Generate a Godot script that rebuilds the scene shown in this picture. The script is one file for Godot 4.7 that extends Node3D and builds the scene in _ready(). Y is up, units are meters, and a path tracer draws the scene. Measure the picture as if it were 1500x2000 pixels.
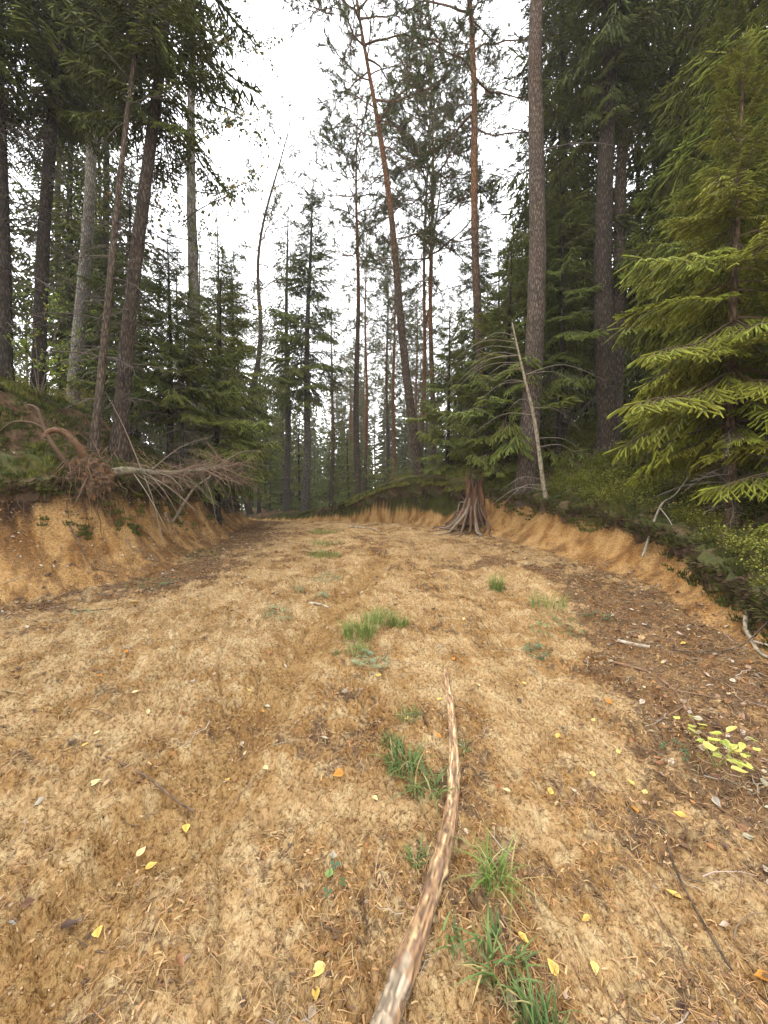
extends Node3D
# A sandy forest track climbing through a shallow cutting between spruces and pines, overcast daylight.
# x to the right, y up, depth d = -z.

const CAM_Y := 1.45

# ------------------------------------------------------------------ mesh collector
class Shape:
	var v := PackedVector3Array()
	var n := PackedVector3Array()
	var c := PackedColorArray()
	var idx := PackedInt32Array()
	var smooth := true

	func tri(a: Vector3, b: Vector3, d: Vector3, col: Color) -> void:
		var k := v.size()
		v.append(a); v.append(b); v.append(d)
		c.append(col); c.append(col); c.append(col)
		idx.append(k); idx.append(k + 1); idx.append(k + 2)

	func tri3(a: Vector3, b: Vector3, d: Vector3, ca: Color, cb: Color, cd: Color) -> void:
		var k := v.size()
		v.append(a); v.append(b); v.append(d)
		c.append(ca); c.append(cb); c.append(cd)
		idx.append(k); idx.append(k + 1); idx.append(k + 2)

	func quad(a: Vector3, b: Vector3, d: Vector3, e: Vector3, col: Color) -> void:
		var k := v.size()
		v.append(a); v.append(b); v.append(d); v.append(e)
		for i in 4: c.append(col)
		idx.append_array(PackedInt32Array([k, k + 1, k + 2, k, k + 2, k + 3]))

	# a tube along pts; cols one per point; rough = radial unevenness
	func tube(pts: PackedVector3Array, rad: PackedFloat32Array, sides: int, cols: PackedColorArray, rough := 0.0, rng: RandomNumberGenerator = null, capped := true) -> void:
		var m := pts.size()
		var base := v.size()
		var t0 := (pts[1] - pts[0]).normalized()
		var nn := t0.cross(Vector3(0.31, 0.2, 0.93)).normalized()
		if nn.length() < 0.5: nn = t0.cross(Vector3(1, 0, 0)).normalized()
		for i in m:
			var t: Vector3
			if i == 0: t = t0
			elif i == m - 1: t = (pts[i] - pts[i - 1]).normalized()
			else: t = (pts[i + 1] - pts[i - 1]).normalized()
			nn = (nn - t * nn.dot(t)).normalized()
			var bb := t.cross(nn)
			for j in sides:
				var a := TAU * j / sides
				var o := nn * cos(a) + bb * sin(a)
				var r := rad[i]
				if rough > 0.0: r *= 1.0 + rng.randf_range(-rough, rough)
				v.append(pts[i] + o * r)
				n.append(o)
				c.append(cols[i])
		for i in m - 1:
			for j in sides:
				var a := base + i * sides + j
				var b := base + i * sides + (j + 1) % sides
				var e := a + sides
				var f := b + sides
				idx.append(a); idx.append(e); idx.append(b)
				idx.append(b); idx.append(e); idx.append(f)
		if capped:
			for e in [0, m - 1]:
				var k := v.size()
				v.append(pts[e]); n.append(((pts[0] - pts[1]) if e == 0 else (pts[e] - pts[e - 1])).normalized()); c.append(cols[e])
				var r0 := base + int(e) * sides
				for j in sides:
					if e == 0:
						idx.append(k); idx.append(r0 + j); idx.append(r0 + (j + 1) % sides)
					else:
						idx.append(k); idx.append(r0 + (j + 1) % sides); idx.append(r0 + j)

	func done(flat := false) -> ArrayMesh:
		var arr := []
		arr.resize(Mesh.ARRAY_MAX)
		arr[Mesh.ARRAY_VERTEX] = v
		if not flat and n.size() == v.size(): arr[Mesh.ARRAY_NORMAL] = n
		arr[Mesh.ARRAY_COLOR] = c
		arr[Mesh.ARRAY_INDEX] = idx
		var am := ArrayMesh.new()
		am.add_surface_from_arrays(Mesh.PRIMITIVE_TRIANGLES, arr)
		return am

func cols(k: int, col: Color) -> PackedColorArray:
	var p := PackedColorArray(); p.resize(k); p.fill(col); return p

# ------------------------------------------------------------------ nodes, names, labels
var used := {}
func numbered(called: String) -> String:
	var k: int = used.get(called, 0)
	used[called] = k + 1
	return called if k == 0 else "%s_%03d" % [called, k]

func tag(o: Node3D, label: String, category: String, group := "") -> Node3D:
	o.set_meta("label", label); o.set_meta("category", category)
	if group: o.set_meta("group", group)
	return o

func thing(called: String, at: Vector3, label: String, category: String, group := "") -> Node3D:
	var o := Node3D.new(); o.name = numbered(called); add_child(o); o.position = at
	return tag(o, label, category, group)

func part(called: String, mesh: Mesh, m: Material, parent: Node, kind := "") -> MeshInstance3D:
	var o := MeshInstance3D.new(); o.mesh = mesh; o.material_override = m
	o.name = numbered(called) if parent == self else called
	parent.add_child(o, true)
	if kind: o.set_meta("kind", kind)
	return o

func scatter(called: String, mesh: Mesh, m: Material, where: Array, tint: PackedColorArray, parent: Node, kind := "stuff") -> MultiMeshInstance3D:
	var mm := MultiMesh.new()
	mm.transform_format = MultiMesh.TRANSFORM_3D
	mm.use_colors = tint.size() > 0
	mm.mesh = mesh
	mm.instance_count = where.size()
	for i in where.size():
		mm.set_instance_transform(i, where[i])
		if tint.size() > 0: mm.set_instance_color(i, tint[i])
	var o := MultiMeshInstance3D.new(); o.multimesh = mm; o.material_override = m
	o.name = numbered(called) if parent == self else called
	parent.add_child(o, true)
	if kind: o.set_meta("kind", kind)
	return o

# ------------------------------------------------------------------ materials
func noise_tex(freq: float, size: int, ramp: Array, sd: int, kind := FastNoiseLite.TYPE_SIMPLEX_SMOOTH, oct := 4, gain := 0.55) -> NoiseTexture2D:
	var f := FastNoiseLite.new(); f.seed = sd; f.noise_type = kind; f.frequency = freq; f.fractal_octaves = oct; f.fractal_gain = gain
	if kind == FastNoiseLite.TYPE_CELLULAR: f.cellular_return_type = FastNoiseLite.RETURN_DISTANCE2_SUB
	var t := NoiseTexture2D.new(); t.width = size; t.height = size; t.seamless = true; t.seamless_blend_skirt = 0.15; t.noise = f; t.normalize = true
	if ramp.size() > 0:
		var g := Gradient.new()
		var o := PackedFloat32Array(); var cc := PackedColorArray()
		for e in ramp: o.append(e[0]); cc.append(e[1])
		g.offsets = o; g.colors = cc
		t.color_ramp = g
	return t

func mat(called: String, col: Color, rough := 0.9, vertex := true) -> StandardMaterial3D:
	var m := StandardMaterial3D.new(); m.resource_name = called
	m.albedo_color = col.linear_to_srgb(); m.roughness = rough; m.metallic_specular = 0.3
	m.vertex_color_use_as_albedo = vertex
	return m

func tri_tex(m: StandardMaterial3D, tex: Texture2D, scale: Vector3, world := false) -> void:
	m.albedo_texture = tex; m.uv1_triplanar = true; m.uv1_world_triplanar = world; m.uv1_scale = scale; m.uv1_triplanar_sharpness = 4.0

func relief(m: StandardMaterial3D, tex: Texture2D, cm: float) -> void:
	m.heightmap_enabled = true; m.heightmap_texture = tex; m.heightmap_scale = cm

var M := {}
func make_materials() -> void:
	var W := Color.WHITE
	var g := mat("sand_and_soil", W, 0.96); g.metallic_specular = 0.15
	tri_tex(g, noise_tex(0.045, 1024, [[0.0, Color(0.4, 0.33, 0.27)], [0.32, Color(0.7, 0.64, 0.58)], [0.46, Color(0.95, 0.93, 0.9)], [0.7, W], [1.0, W]], 3, FastNoiseLite.TYPE_SIMPLEX_SMOOTH, 5, 0.75), Vector3(0.8, 0.8, 0.8), true)
	relief(g, noise_tex(0.024, 1024, [], 5, FastNoiseLite.TYPE_SIMPLEX_SMOOTH, 5, 0.7), 2.6)
	g.detail_enabled = true; g.detail_blend_mode = BaseMaterial3D.BLEND_MODE_MUL; g.detail_uv_layer = BaseMaterial3D.DETAIL_UV_2
	g.uv2_triplanar = true; g.uv2_world_triplanar = true; g.uv2_scale = Vector3(0.23, 0.23, 0.23)
	g.detail_albedo = noise_tex(0.02, 512, [[0.0, Color(0.7, 0.62, 0.54)], [0.42, Color(0.9, 0.87, 0.83)], [0.6, W], [1.0, W]], 8, FastNoiseLite.TYPE_SIMPLEX_SMOOTH, 5, 0.65)
	M.ground = g
	var b := mat("spruce_bark", W, 0.95)
	tri_tex(b, noise_tex(0.03, 512, [[0.0, Color(0.42, 0.38, 0.36)], [0.35, Color(0.72, 0.7, 0.68)], [0.6, Color(0.95, 0.94, 0.92)], [1.0, W]], 11, FastNoiseLite.TYPE_CELLULAR, 3, 0.5), Vector3(1.7, 0.42, 1.7))
	relief(b, noise_tex(0.03, 512, [], 11, FastNoiseLite.TYPE_CELLULAR, 3, 0.5), 2.0)
	M.bark = b
	var p := mat("smooth_bark", W, 0.9)
	tri_tex(p, noise_tex(0.02, 512, [[0.0, Color(0.45, 0.45, 0.42)], [0.4, Color(0.8, 0.8, 0.77)], [0.62, Color(0.97, 0.97, 0.95)], [1.0, W]], 15, FastNoiseLite.TYPE_SIMPLEX_SMOOTH, 5, 0.6), Vector3(1.4, 1.0, 1.4))
	relief(p, noise_tex(0.02, 512, [], 15), 0.6)
	M.smooth_bark = p
	M.twig = mat("twig_wood", W, 0.9)
	var wd := mat("weathered_wood", W, 0.75)
	tri_tex(wd, noise_tex(0.02, 512, [[0.0, Color(0.5, 0.42, 0.36)], [0.4, Color(0.85, 0.8, 0.75)], [0.6, W], [1.0, W]], 21, FastNoiseLite.TYPE_SIMPLEX_SMOOTH, 5, 0.6), Vector3(7, 7, 1.2))
	relief(wd, noise_tex(0.02, 512, [], 21), 0.35)
	M.wood = wd
	M.needle = mat("conifer_needles", W, 0.7)
	var l := mat("broad_leaves", W, 0.6); l.backlight_enabled = true; l.backlight = Color(0.55, 0.55, 0.3); M.leaf = l
	M.moss = mat("moss_and_litter", W, 0.95)
	M.dry = mat("dry_litter", W, 0.8)
	var gr := mat("grass_blades", W, 0.6); gr.backlight_enabled = true; gr.backlight = Color(0.4, 0.45, 0.2); M.grass = gr

# ------------------------------------------------------------------ terrain
var nz := []
var LUT := PackedFloat32Array()   # 10 values per 0.1 m of depth from -12 to 110
const LF := 9
func tab(t: Array, d: float) -> float:
	if d <= t[0][0]: return t[0][1]
	for i in t.size() - 1:
		if d <= t[i + 1][0]:
			var u: float = (d - t[i][0]) / (t[i + 1][0] - t[i][0])
			return lerpf(t[i][1], t[i + 1][1], u)
	return t[-1][1]

func make_lut() -> void:
	for k in 6:
		var f := FastNoiseLite.new(); f.seed = 40 + k; f.noise_type = FastNoiseLite.TYPE_SIMPLEX_SMOOTH
		f.frequency = [0.16, 0.55, 2.2, 8.0, 26.0, 0.5][k]; f.fractal_octaves = [2, 2, 2, 2, 2, 2][k]
		nz.append(f)
	var track := [[-12, -0.1], [0, -0.05], [1.1, 0.0], [2, 0.15], [3, 0.3], [5, 0.55], [8, 0.8], [11, 1.0], [14, 1.12], [17, 1.08], [22, 0.8], [30, 0.3], [60, -0.2], [110, -0.5]]
	var tl := [[-12, -4.6], [2, -4.6], [3.4, -4.3], [4.1, -3.9], [4.8, -3.3], [7.2, -3.35], [10, -3.9], [13, -4.4], [14.5, -5.0], [16, -6.8], [18, -10.0], [20, -14.0], [24, -24.0], [40, -60.0], [110, -90.0]]
	var hl := [[-12, 0.8], [2, 0.9], [4, 1.15], [4.8, 1.3], [7, 1.2], [10, 1.05], [13, 0.5], [16, 0.25], [20, 0.1], [110, 0.1]]
	var wl := [[-12, 1.1], [4, 1.0], [7, 0.8], [10, 0.7], [14, 0.6], [110, 0.6]]
	var sl := [[-12, 0.7], [3, 0.9], [8, 0.92], [11, 0.7], [15, 0.3], [20, 0.12], [30, 0.03], [110, 0.02]]
	var tr := [[-12, 2.9], [0, 2.7], [2.9, 2.85], [4.0, 3.1], [5.1, 3.3], [6.0, 3.15], [7.2, 2.9], [8.5, 2.62], [10, 2.15], [12, 0.85], [13, -0.1], [14, -1.6], [16, -4.2], [18, -7.2], [20, -11.0], [24, -20.0], [40, -56.0], [110, -86.0]]
	var hr := [[-12, 0.3], [2.9, 0.36], [4.0, 0.5], [5, 0.68], [7.2, 0.85], [9, 1.0], [10, 1.15], [12, 1.6], [13, 1.4], [14, 0.7], [16, 0.2], [20, 0.05], [110, 0.05]]
	var wr := [[-12, 0.3], [2.9, 0.28], [5, 0.5], [7.2, 0.66], [9, 0.7], [12, 0.6], [14, 0.5], [110, 0.5]]
	var sr := [[-12, 0.3], [3, 0.36], [7, 0.5], [10, 0.56], [13, 0.45], [16, 0.15], [20, 0.05], [110, 0.02]]
	var ts := [track, tl, hl, wl, sl, tr, hr, wr, sr]
	for i in 1221:
		for t in ts:
			var s := 0.0
			for k in 5: s += tab(t, -12.0 + i * 0.1 + (k - 2) * 0.25)   # soften the corners of the tables
			LUT.append(s / 5.0)

var h_dl := 0.0; var h_dr := 0.0; var h_wl := 0.0; var h_wr := 0.0
func H(x: float, d: float, fine := true) -> float:
	var q := clampf((d + 12.0) * 10.0, 0.0, 1218.9)
	var i := int(q) * LF
	var u := q - int(q)
	var y := lerpf(LUT[i], LUT[i + LF], u)
	var wob: float = nz[5].get_noise_2d(x * 0.4, d) * 0.24
	var wob2: float = nz[5].get_noise_2d(x * 0.4 + 50.0, d) * 0.2
	var dl := lerpf(LUT[i + 1], LUT[i + 1 + LF], u) - x + wob
	var dr := x - lerpf(LUT[i + 5], LUT[i + 5 + LF], u) + wob2
	var wl := lerpf(LUT[i + 3], LUT[i + 3 + LF], u)
	var wr := lerpf(LUT[i + 7], LUT[i + 7 + LF], u)
	h_dl = dl; h_dr = dr; h_wl = wl; h_wr = wr
	var amp := 1.0
	if dl > 0.0 or dr > 0.0:
		var left := dl > 0.0
		var dd := dl if left else dr
		var w := wl if left else wr
		var fh := lerpf(LUT[i + (2 if left else 6)], LUT[i + (2 if left else 6) + LF], u)
		var s := lerpf(LUT[i + (4 if left else 8)], LUT[i + (4 if left else 8) + LF], u)
		var t := minf(dd / w, 1.0)
		y += fh * (0.42 * t + 0.58 * t * t * t)
		if dd > w:
			var L := 4.5 if left else 4.2
			y += s * L * (1.0 - exp(-(dd - w) / L)) + 0.03 * minf(dd - w, 30.0)
			y += nz[1].get_noise_2d(x, d) * 0.16 * minf(1.0, (dd - w) * 1.5)
			amp = 2.0
		else:
			y += nz[2].get_noise_2d(x, d) * 0.012 * t * (2.0 - t)
			amp = 0.32
	else:
		# the wheel tracks lie a little lower than the crown between them
		var mid := 0.15 - 0.25 * maxf(0.0, d - 6.0)
		if d < 14.0:
			var a := absf(x - mid + nz[0].get_noise_2d(x, d) * 0.3)
			y += -0.05 * exp(-pow((a - 0.95) / 0.32, 2.0)) + 0.02 * exp(-pow(a / 0.4, 2.0))
		if d < 7.0:
			# the deep old rut on the left, its crumbled shoulder, and a shallower one on the right
			var w1: float = nz[2].get_noise_2d(x, d) * 0.1
			var a1 := x + 1.32 - 0.2 * d + w1
			var a2 := x - 0.62 - 0.12 * d - w1
			y += -0.055 * smoothstep(0.24, 0.1, absf(a1)) + 0.022 * smoothstep(0.14, 0.0, absf(a1 - 0.34)) - 0.03 * smoothstep(0.22, 0.08, absf(a2))
	y += nz[0].get_noise_2d(x, d) * (0.07 if d < 20.0 else 0.5)
	if d < 30.0:
		y += nz[2].get_noise_2d(x, d) * 0.03 * amp
		if fine and d < 12.0:
			y += nz[3].get_noise_2d(x, d * 0.8) * 0.022 * amp + nz[4].get_noise_2d(x, d) * 0.014 - 0.02 * smoothstep(0.22, 0.5, nz[3].get_noise_2d(x * 1.7 + 31.0, d * 1.5))
			if d < 7.0 and h_dl < 0.0 and h_dr < 0.0:   # crumbled edges of old wheel ruts, skewed across the track
				var rut: float = absf(nz[2].get_noise_2d(x * 0.75 + d * 0.25, d * 0.22 - x * 0.1))
				y -= 0.03 * smoothstep(0.09, 0.0, rut)
	return y

func P(x: float, d: float, up := 0.0) -> Vector3:
	return Vector3(x, H(x, d) + up, -d)

func up_at(x: float, d: float, e := 0.08) -> Vector3:
	return Vector3(H(x - e, d, false) - H(x + e, d, false), 2.0 * e, H(x, d + e, false) - H(x, d - e, false)).normalized()

func step01(a: float, b: float, x: float) -> float:
	return smoothstep(a, b, x)

# what lies on the ground there: sand, litter, bare face, humus, moss (colours are linear base colours)
func ground_color(x: float, d: float) -> Color:
	var n0: float = nz[1].get_noise_2d(x + 20.0, d)
	var n1: float = nz[2].get_noise_2d(x + 9.0, d)
	var n2: float = nz[3].get_noise_2d(x + 3.0, d * 0.9)
	var n3: float = nz[4].get_noise_2d(x - 7.0, d)
	var wlx := h_dl / h_wl
	var wrx := h_dr / h_wr
	var sand := Color(0.392, 0.274, 0.142).lerp(Color(0.33, 0.21, 0.094), step01(-0.05, 0.2, n1 * 0.6 + n0 * 0.5))
	sand = sand.lerp(Color(0.43, 0.325, 0.18), step01(0.1, 0.25, n2))
	if h_dl <= 0.0 and h_dr <= 0.0:
		var a1 := absf(x + 1.32 - 0.2 * d + n1 * 0.1)
		if d < 7.0: sand = sand.lerp(Color(0.3, 0.19, 0.08), 0.75 * step01(0.3, 0.2, a1 + n2 * 0.2 + n3 * 0.1))
		var lit := -0.27
		if h_dr > -2.2: lit += 0.66 * step01(-2.2 + 0.2 * d, -1.0, h_dr) * step01(8.5, 4.5, d)
		if h_dl > -1.7: lit += 0.52 * step01(-1.7, -0.3, h_dl)
		lit += 0.14 * step01(4.0, 8.0, d)
		var q := step01(0.0, 0.16, lit + n0 * 0.35 + n1 * 0.35 + n2 * 0.3 + n3 * 0.25)
		return sand.lerp(Color(0.17, 0.10, 0.052).lerp(Color(0.11, 0.07, 0.045), step01(-0.1, 0.2, n2)), q * 0.85)
	var face := Color(0.42, 0.27, 0.118).lerp(Color(0.36, 0.21, 0.08), step01(-0.1, 0.2, n1))
	var t := wlx if h_dl > 0.0 else wrx
	if t < 1.0:
		var humus := step01(0.0, 0.12, t - (0.8 if h_dl > 0.0 else 0.84) + n1 * 0.12 + n2 * 0.05)
		var streak := step01(0.03, 0.16, n1 * 0.7 + n2 * 0.5 + n3 * 0.25 + (0.04 if h_dl > 0.0 else -0.16) + (0.14 if t < 0.35 else 0.0))
		var cc := face.lerp(Color(0.2, 0.115, 0.055), streak * 0.8)
		if h_dr > 0.0 and d > 10.3:   # the far mound is draped with moss
			var drape := step01(0.0, 0.1, t - 0.5 + n0 * 0.2 + n1 * 0.08)
			cc = cc.lerp(Color(0.05, 0.04, 0.025).lerp(Color(0.07, 0.075, 0.02), step01(-0.05, 0.1, n0 + n2)), drape)
		return cc.lerp(Color(0.055, 0.036, 0.024), humus)
	var soil := Color(0.075, 0.05, 0.032).lerp(Color(0.13, 0.09, 0.055), step01(-0.1, 0.2, n2))
	var moss := Color(0.042, 0.044, 0.017).lerp(Color(0.055, 0.056, 0.018), step01(0.0, 0.2, n1))
	return soil.lerp(moss, step01(0.0, 0.1, n0 + n1 * 0.7 + n2 * 0.4))

func axis_values(spans: Array) -> PackedFloat32Array:
	var o := PackedFloat32Array()
	for s in spans:   # from, to, step at from, step at to
		var x: float = s[0]
		while x < s[1] - 1e-4:
			o.append(x)
			x += lerpf(s[2], s[3], (x - s[0]) / (s[1] - s[0]))
	o.append(spans[-1][1])
	return o

func make_ground() -> void:
	var xs := axis_values([[-70.0, -12.0, 6.0, 0.6], [-12.0, -5.0, 0.5, 0.1], [-5.0, -3.0, 0.06, 0.03], [-3.0, -1.8, 0.026, 0.016], [-1.8, 1.8, 0.0145, 0.0145], [1.8, 3.2, 0.016, 0.026], [3.2, 4.6, 0.03, 0.06], [4.6, 12.0, 0.1, 0.5], [12.0, 70.0, 0.6, 6.0]])
	var ds := axis_values([[-11.0, 0.3, 1.0, 0.15], [0.3, 0.85, 0.06, 0.03], [0.85, 2.2, 0.0125, 0.0145], [2.2, 3.4, 0.016, 0.024], [3.4, 6.0, 0.026, 0.04], [6.0, 15.0, 0.05, 0.09], [15.0, 24.0, 0.12, 0.6], [24.0, 108.0, 0.8, 6.0]])
	var s := Shape.new()
	var nx := xs.size(); var nd := ds.size()
	s.v.resize(nx * nd); s.c.resize(nx * nd); s.n.resize(nx * nd)
	var hh := PackedFloat32Array(); hh.resize(nx * nd)
	for i in nd:
		var d := ds[i]
		for j in nx:
			var k := i * nx + j
			var y := H(xs[j], d)
			hh[k] = y
			s.v[k] = Vector3(xs[j], y, -d)
			s.c[k] = ground_color(xs[j], d)
	for i in nd:
		for j in nx:
			var a := s.v[i * nx + maxi(j - 1, 0)]; var b := s.v[i * nx + mini(j + 1, nx - 1)]
			var e := s.v[maxi(i - 1, 0) * nx + j]; var f := s.v[mini(i + 1, nd - 1) * nx + j]
			s.n[i * nx + j] = (b - a).cross(f - e).normalized()
	# one sheet, cut along the foot and the brink of the banks
	var kind := PackedByteArray(); kind.resize(nx * nd)
	for i in nd:
		for j in nx:
			H(xs[j], ds[i], false)
			kind[i * nx + j] = 0 if h_dl <= 0.0 and h_dr <= 0.0 else (1 if h_dl > 0.0 and h_dl < h_wl else (2 if h_dr > 0.0 and h_dr < h_wr else 3))
	for z in 4:
		var o := Shape.new()
		var to := PackedInt32Array(); to.resize(nx * nd); to.fill(-1)
		for i in nd - 1:
			for j in nx - 1:
				var a := i * nx + j
				if kind[a] != z: continue
				for q in [a, a + nx, a + 1, a + 1, a + nx, a + nx + 1]:
					if to[q] < 0:
						to[q] = o.v.size()
						o.v.append(s.v[q]); o.n.append(s.n[q]); o.c.append(s.c[q])
					o.idx.append(to[q])
		part(["track", "sand_bank_left", "sand_bank_right", "forest_floor"][z], o.done(), M.ground, self, "structure")

# ------------------------------------------------------------------ camera, sky, sun, exposure
func setup() -> void:
	var cam := Camera3D.new(); cam.name = "camera"; cam.position = Vector3(0, CAM_Y, 0); cam.fov = 106.2; cam.near = 0.05; cam.far = 300.0
	add_child(cam); cam.current = true
	var e := Environment.new()
	var sm := ProceduralSkyMaterial.new()
	sm.sky_top_color = Color(0.965, 0.975, 0.995); sm.sky_horizon_color = Color(1.0, 0.992, 0.97); sm.sky_curve = 0.2; sm.sky_energy_multiplier = 1.0
	sm.ground_bottom_color = Color(0.2, 0.17, 0.13); sm.ground_horizon_color = Color(0.4, 0.36, 0.3)
	var sky := Sky.new(); sky.sky_material = sm
	e.background_mode = Environment.BG_SKY; e.sky = sky
	e.tonemap_mode = Environment.TONE_MAPPER_LINEAR
	e.tonemap_exposure = 4.0
	e.sdfgi_enabled = true; e.ssao_enabled = true; e.ssil_enabled = true
	e.fog_enabled = true; e.fog_density = 0.0012; e.fog_light_color = Color(1.0, 0.99, 0.95)
	var we := WorldEnvironment.new(); we.name = "environment"; we.environment = e; add_child(we)
	var sun := DirectionalLight3D.new(); sun.name = "sun"
	sun.light_energy = 0.45; sun.light_angular_distance = 24.0; sun.light_color = Color(1.0, 0.96, 0.9); sun.shadow_enabled = true
	sun.sky_mode = DirectionalLight3D.SKY_MODE_LIGHT_ONLY
	add_child(sun)
	sun.look_at_from_position(Vector3(-5, 14, -7), Vector3.ZERO)

# ------------------------------------------------------------------ foliage pieces, shared by all trees
func rg(sd: int) -> RandomNumberGenerator:
	var r := RandomNumberGenerator.new(); r.seed = sd; return r

func vary(c: Color, r: RandomNumberGenerator, a := 0.15) -> Color:
	var k := 1.0 + r.randf_range(-a, a)
	return Color(c.r * k * (1.0 + r.randf_range(-a, a) * 0.4), c.g * k, c.b * k * (1.0 + r.randf_range(-a, a) * 0.4))

# needles set all round a twig from a to b
func needles(s: Shape, a: Vector3, b: Vector3, per_m: float, long: float, wide: float, c0: Color, c1: Color, r: RandomNumberGenerator) -> void:
	var t := (b - a)
	var l := t.length()
	if l < 0.005: return
	t /= l
	var sx := t.cross(Vector3(0.2, 0.9, 0.3)).normalized()
	var sy := t.cross(sx)
	var k := int(l * per_m) + 2
	for i in k:
		var u := (i + r.randf()) / k
		var ang := r.randf() * TAU
		var o := sx * cos(ang) + sy * sin(ang)
		var base := a + t * (l * u)
		var tip := base + (t * r.randf_range(0.5, 1.0) + o * r.randf_range(0.6, 1.0)).normalized() * long * r.randf_range(0.75, 1.15)
		var side := t.cross(o) * wide * 0.5
		s.tri(base - side, tip, base + side, vary(c0.lerp(c1, u), r, 0.2))

# crossed slivers in place of single needles, for trees far off
func spray(s: Shape, a: Vector3, b: Vector3, wide: float, col: Color, r: RandomNumberGenerator) -> void:
	var t := (b - a).normalized()
	var o := t.cross(Vector3(r.randf_range(-1, 1), 1, r.randf_range(-1, 1))).normalized() * wide * 0.5
	var m := a.lerp(b, 0.4)
	s.quad(a, m + o, b, m - o, vary(col, r, 0.25))
	o = t.cross(o)
	s.quad(a, m + o, b, m - o, vary(col, r, 0.25))

# one shoot thick with needles: a tapering, uneven brush from a to b
func shoot(s: Shape, a: Vector3, b: Vector3, rad: float, c0: Color, c1: Color, r: RandomNumberGenerator, sides: int) -> void:
	var t := b - a
	var l := t.length()
	if l < 0.01: return
	t /= l
	var sx := t.cross(Vector3(0.2, 0.9, 0.3)).normalized()
	var sy := t.cross(sx)
	var prof := [0.45, 1.0, 0.85, 0.3]
	var at := [0.0, 0.22, 0.8, 1.03]
	var k := s.v.size()
	for i in 4:
		var m: Vector3 = a + t * (l * float(at[i]))
		var a0 := r.randf() * TAU
		var c := vary(c0.lerp(c1, i / 3.0), r, 0.22)
		for j in sides:
			var ang := a0 * 0.3 + TAU * j / sides
			s.v.append(m + (sx * cos(ang) + sy * sin(ang)) * (rad * float(prof[i]) * r.randf_range(0.6, 1.3)) + t * r.randf_range(-0.3, 0.3) * rad)
			s.c.append(c)
	for i in 3:
		for j in sides:
			var p := k + i * sides + j; var q := k + i * sides + (j + 1) % sides
			s.idx.append(p); s.idx.append(p + sides); s.idx.append(q)
			s.idx.append(q); s.idx.append(p + sides); s.idx.append(q + sides)

# a spruce branch 1 m long growing along +x; fine: 2 near, 1 middle, 0 far
func spruce_branch(sd: int, fine: int, hang: float, young: float) -> ArrayMesh:
	var r := rg(sd)
	var s := Shape.new()
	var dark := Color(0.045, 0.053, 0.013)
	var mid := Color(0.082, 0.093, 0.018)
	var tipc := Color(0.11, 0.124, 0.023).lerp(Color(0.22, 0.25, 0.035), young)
	var bark := Color(0.09, 0.065, 0.045)
	var wood := Shape.new()
	var pts := PackedVector3Array(); var rad := PackedFloat32Array()
	var wig := r.randf_range(-0.08, 0.08)
	for i in 9:
		var u := i / 8.0
		pts.append(Vector3(u, -hang * 0.36 * u + hang * 0.3 * u * u * u + 0.02 * sin(u * 9.0 + sd), wig * sin(u * 3.0)))
		rad.append(lerpf(0.011, 0.003, u))
	var at := func(u: float) -> Vector3:
		var q := clampf(u, 0.0, 0.999) * 8.0
		return pts[int(q)].lerp(pts[int(q) + 1], q - int(q))
	if fine > 0: wood.tube(pts, rad, 3, cols(9, bark), 0.0, null, false)
	var sides: int = [3, 4, 5][fine]
	var fr: float = [0.02, 0.0108, 0.0085][fine]
	var gap: float = [0.12, 0.064, 0.056][fine]
	var x := 0.12
	while x < 0.97:
		for side in [-1.0, 1.0]:
			if r.randf() < 0.14: continue
			var o: Vector3 = at.call(clampf(x + r.randf_range(-0.02, 0.02), 0.0, 1.0))
			var l := minf(0.13 + 0.34 * (1.0 - x), 0.1 + x * 0.9) * r.randf_range(0.55, 1.2)
			var yaw := r.randf_range(0.7, 1.1)
			var dir := Vector3(cos(yaw), -0.1 - hang * r.randf_range(0.1, 0.9), side * sin(yaw)).normalized()
			var e := o + dir * l
			e.y -= hang * l * 0.25
			var m := o.lerp(e, 0.5) + Vector3(0, l * 0.07, 0)
			if fine > 0: wood.tube(PackedVector3Array([o, m, e]), PackedFloat32Array([0.004, 0.003, 0.0015]), 3, cols(3, bark), 0.0, null, false)
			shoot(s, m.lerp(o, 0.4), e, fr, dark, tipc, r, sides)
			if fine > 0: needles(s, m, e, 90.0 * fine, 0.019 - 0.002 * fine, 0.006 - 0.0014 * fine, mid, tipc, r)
			var k := int(l / gap)
			for i in k:
				for q in [-1.0, 1.0]:
					if r.randf() < 0.22: continue
					var u := (i + 0.3 + 0.6 * r.randf()) / k
					var b := o.lerp(m, u * 2.0) if u < 0.5 else m.lerp(e, u * 2.0 - 1.0)
					var sd2: Vector3 = dir.cross(Vector3.UP).normalized() * q
					var tl := (0.055 + 0.11 * (1.0 - u)) * r.randf_range(0.6, 1.35)
					var d2 := (dir * 0.75 + sd2 * 0.65 + Vector3(0, -0.15 - hang * r.randf_range(0.0, 0.9), 0)).normalized()
					shoot(s, b, b + d2 * tl, fr * 0.9, dark.lerp(mid, 0.5), tipc, r, sides)
					if fine > 0: needles(s, b, b + d2 * tl, 90.0 * fine, 0.019 - 0.002 * fine, 0.006 - 0.0014 * fine, mid, tipc, r)
		x += gap * r.randf_range(0.8, 1.25)
	shoot(s, at.call(0.84), at.call(0.99) + Vector3(0.05, 0.01, 0), fr, mid, tipc, r, sides)
	for i in wood.idx.size() / 3:   # wood and needles in one branch
		s.tri(wood.v[wood.idx[i * 3]], wood.v[wood.idx[i * 3 + 1]], wood.v[wood.idx[i * 3 + 2]], bark)
	return s.done(true)

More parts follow.
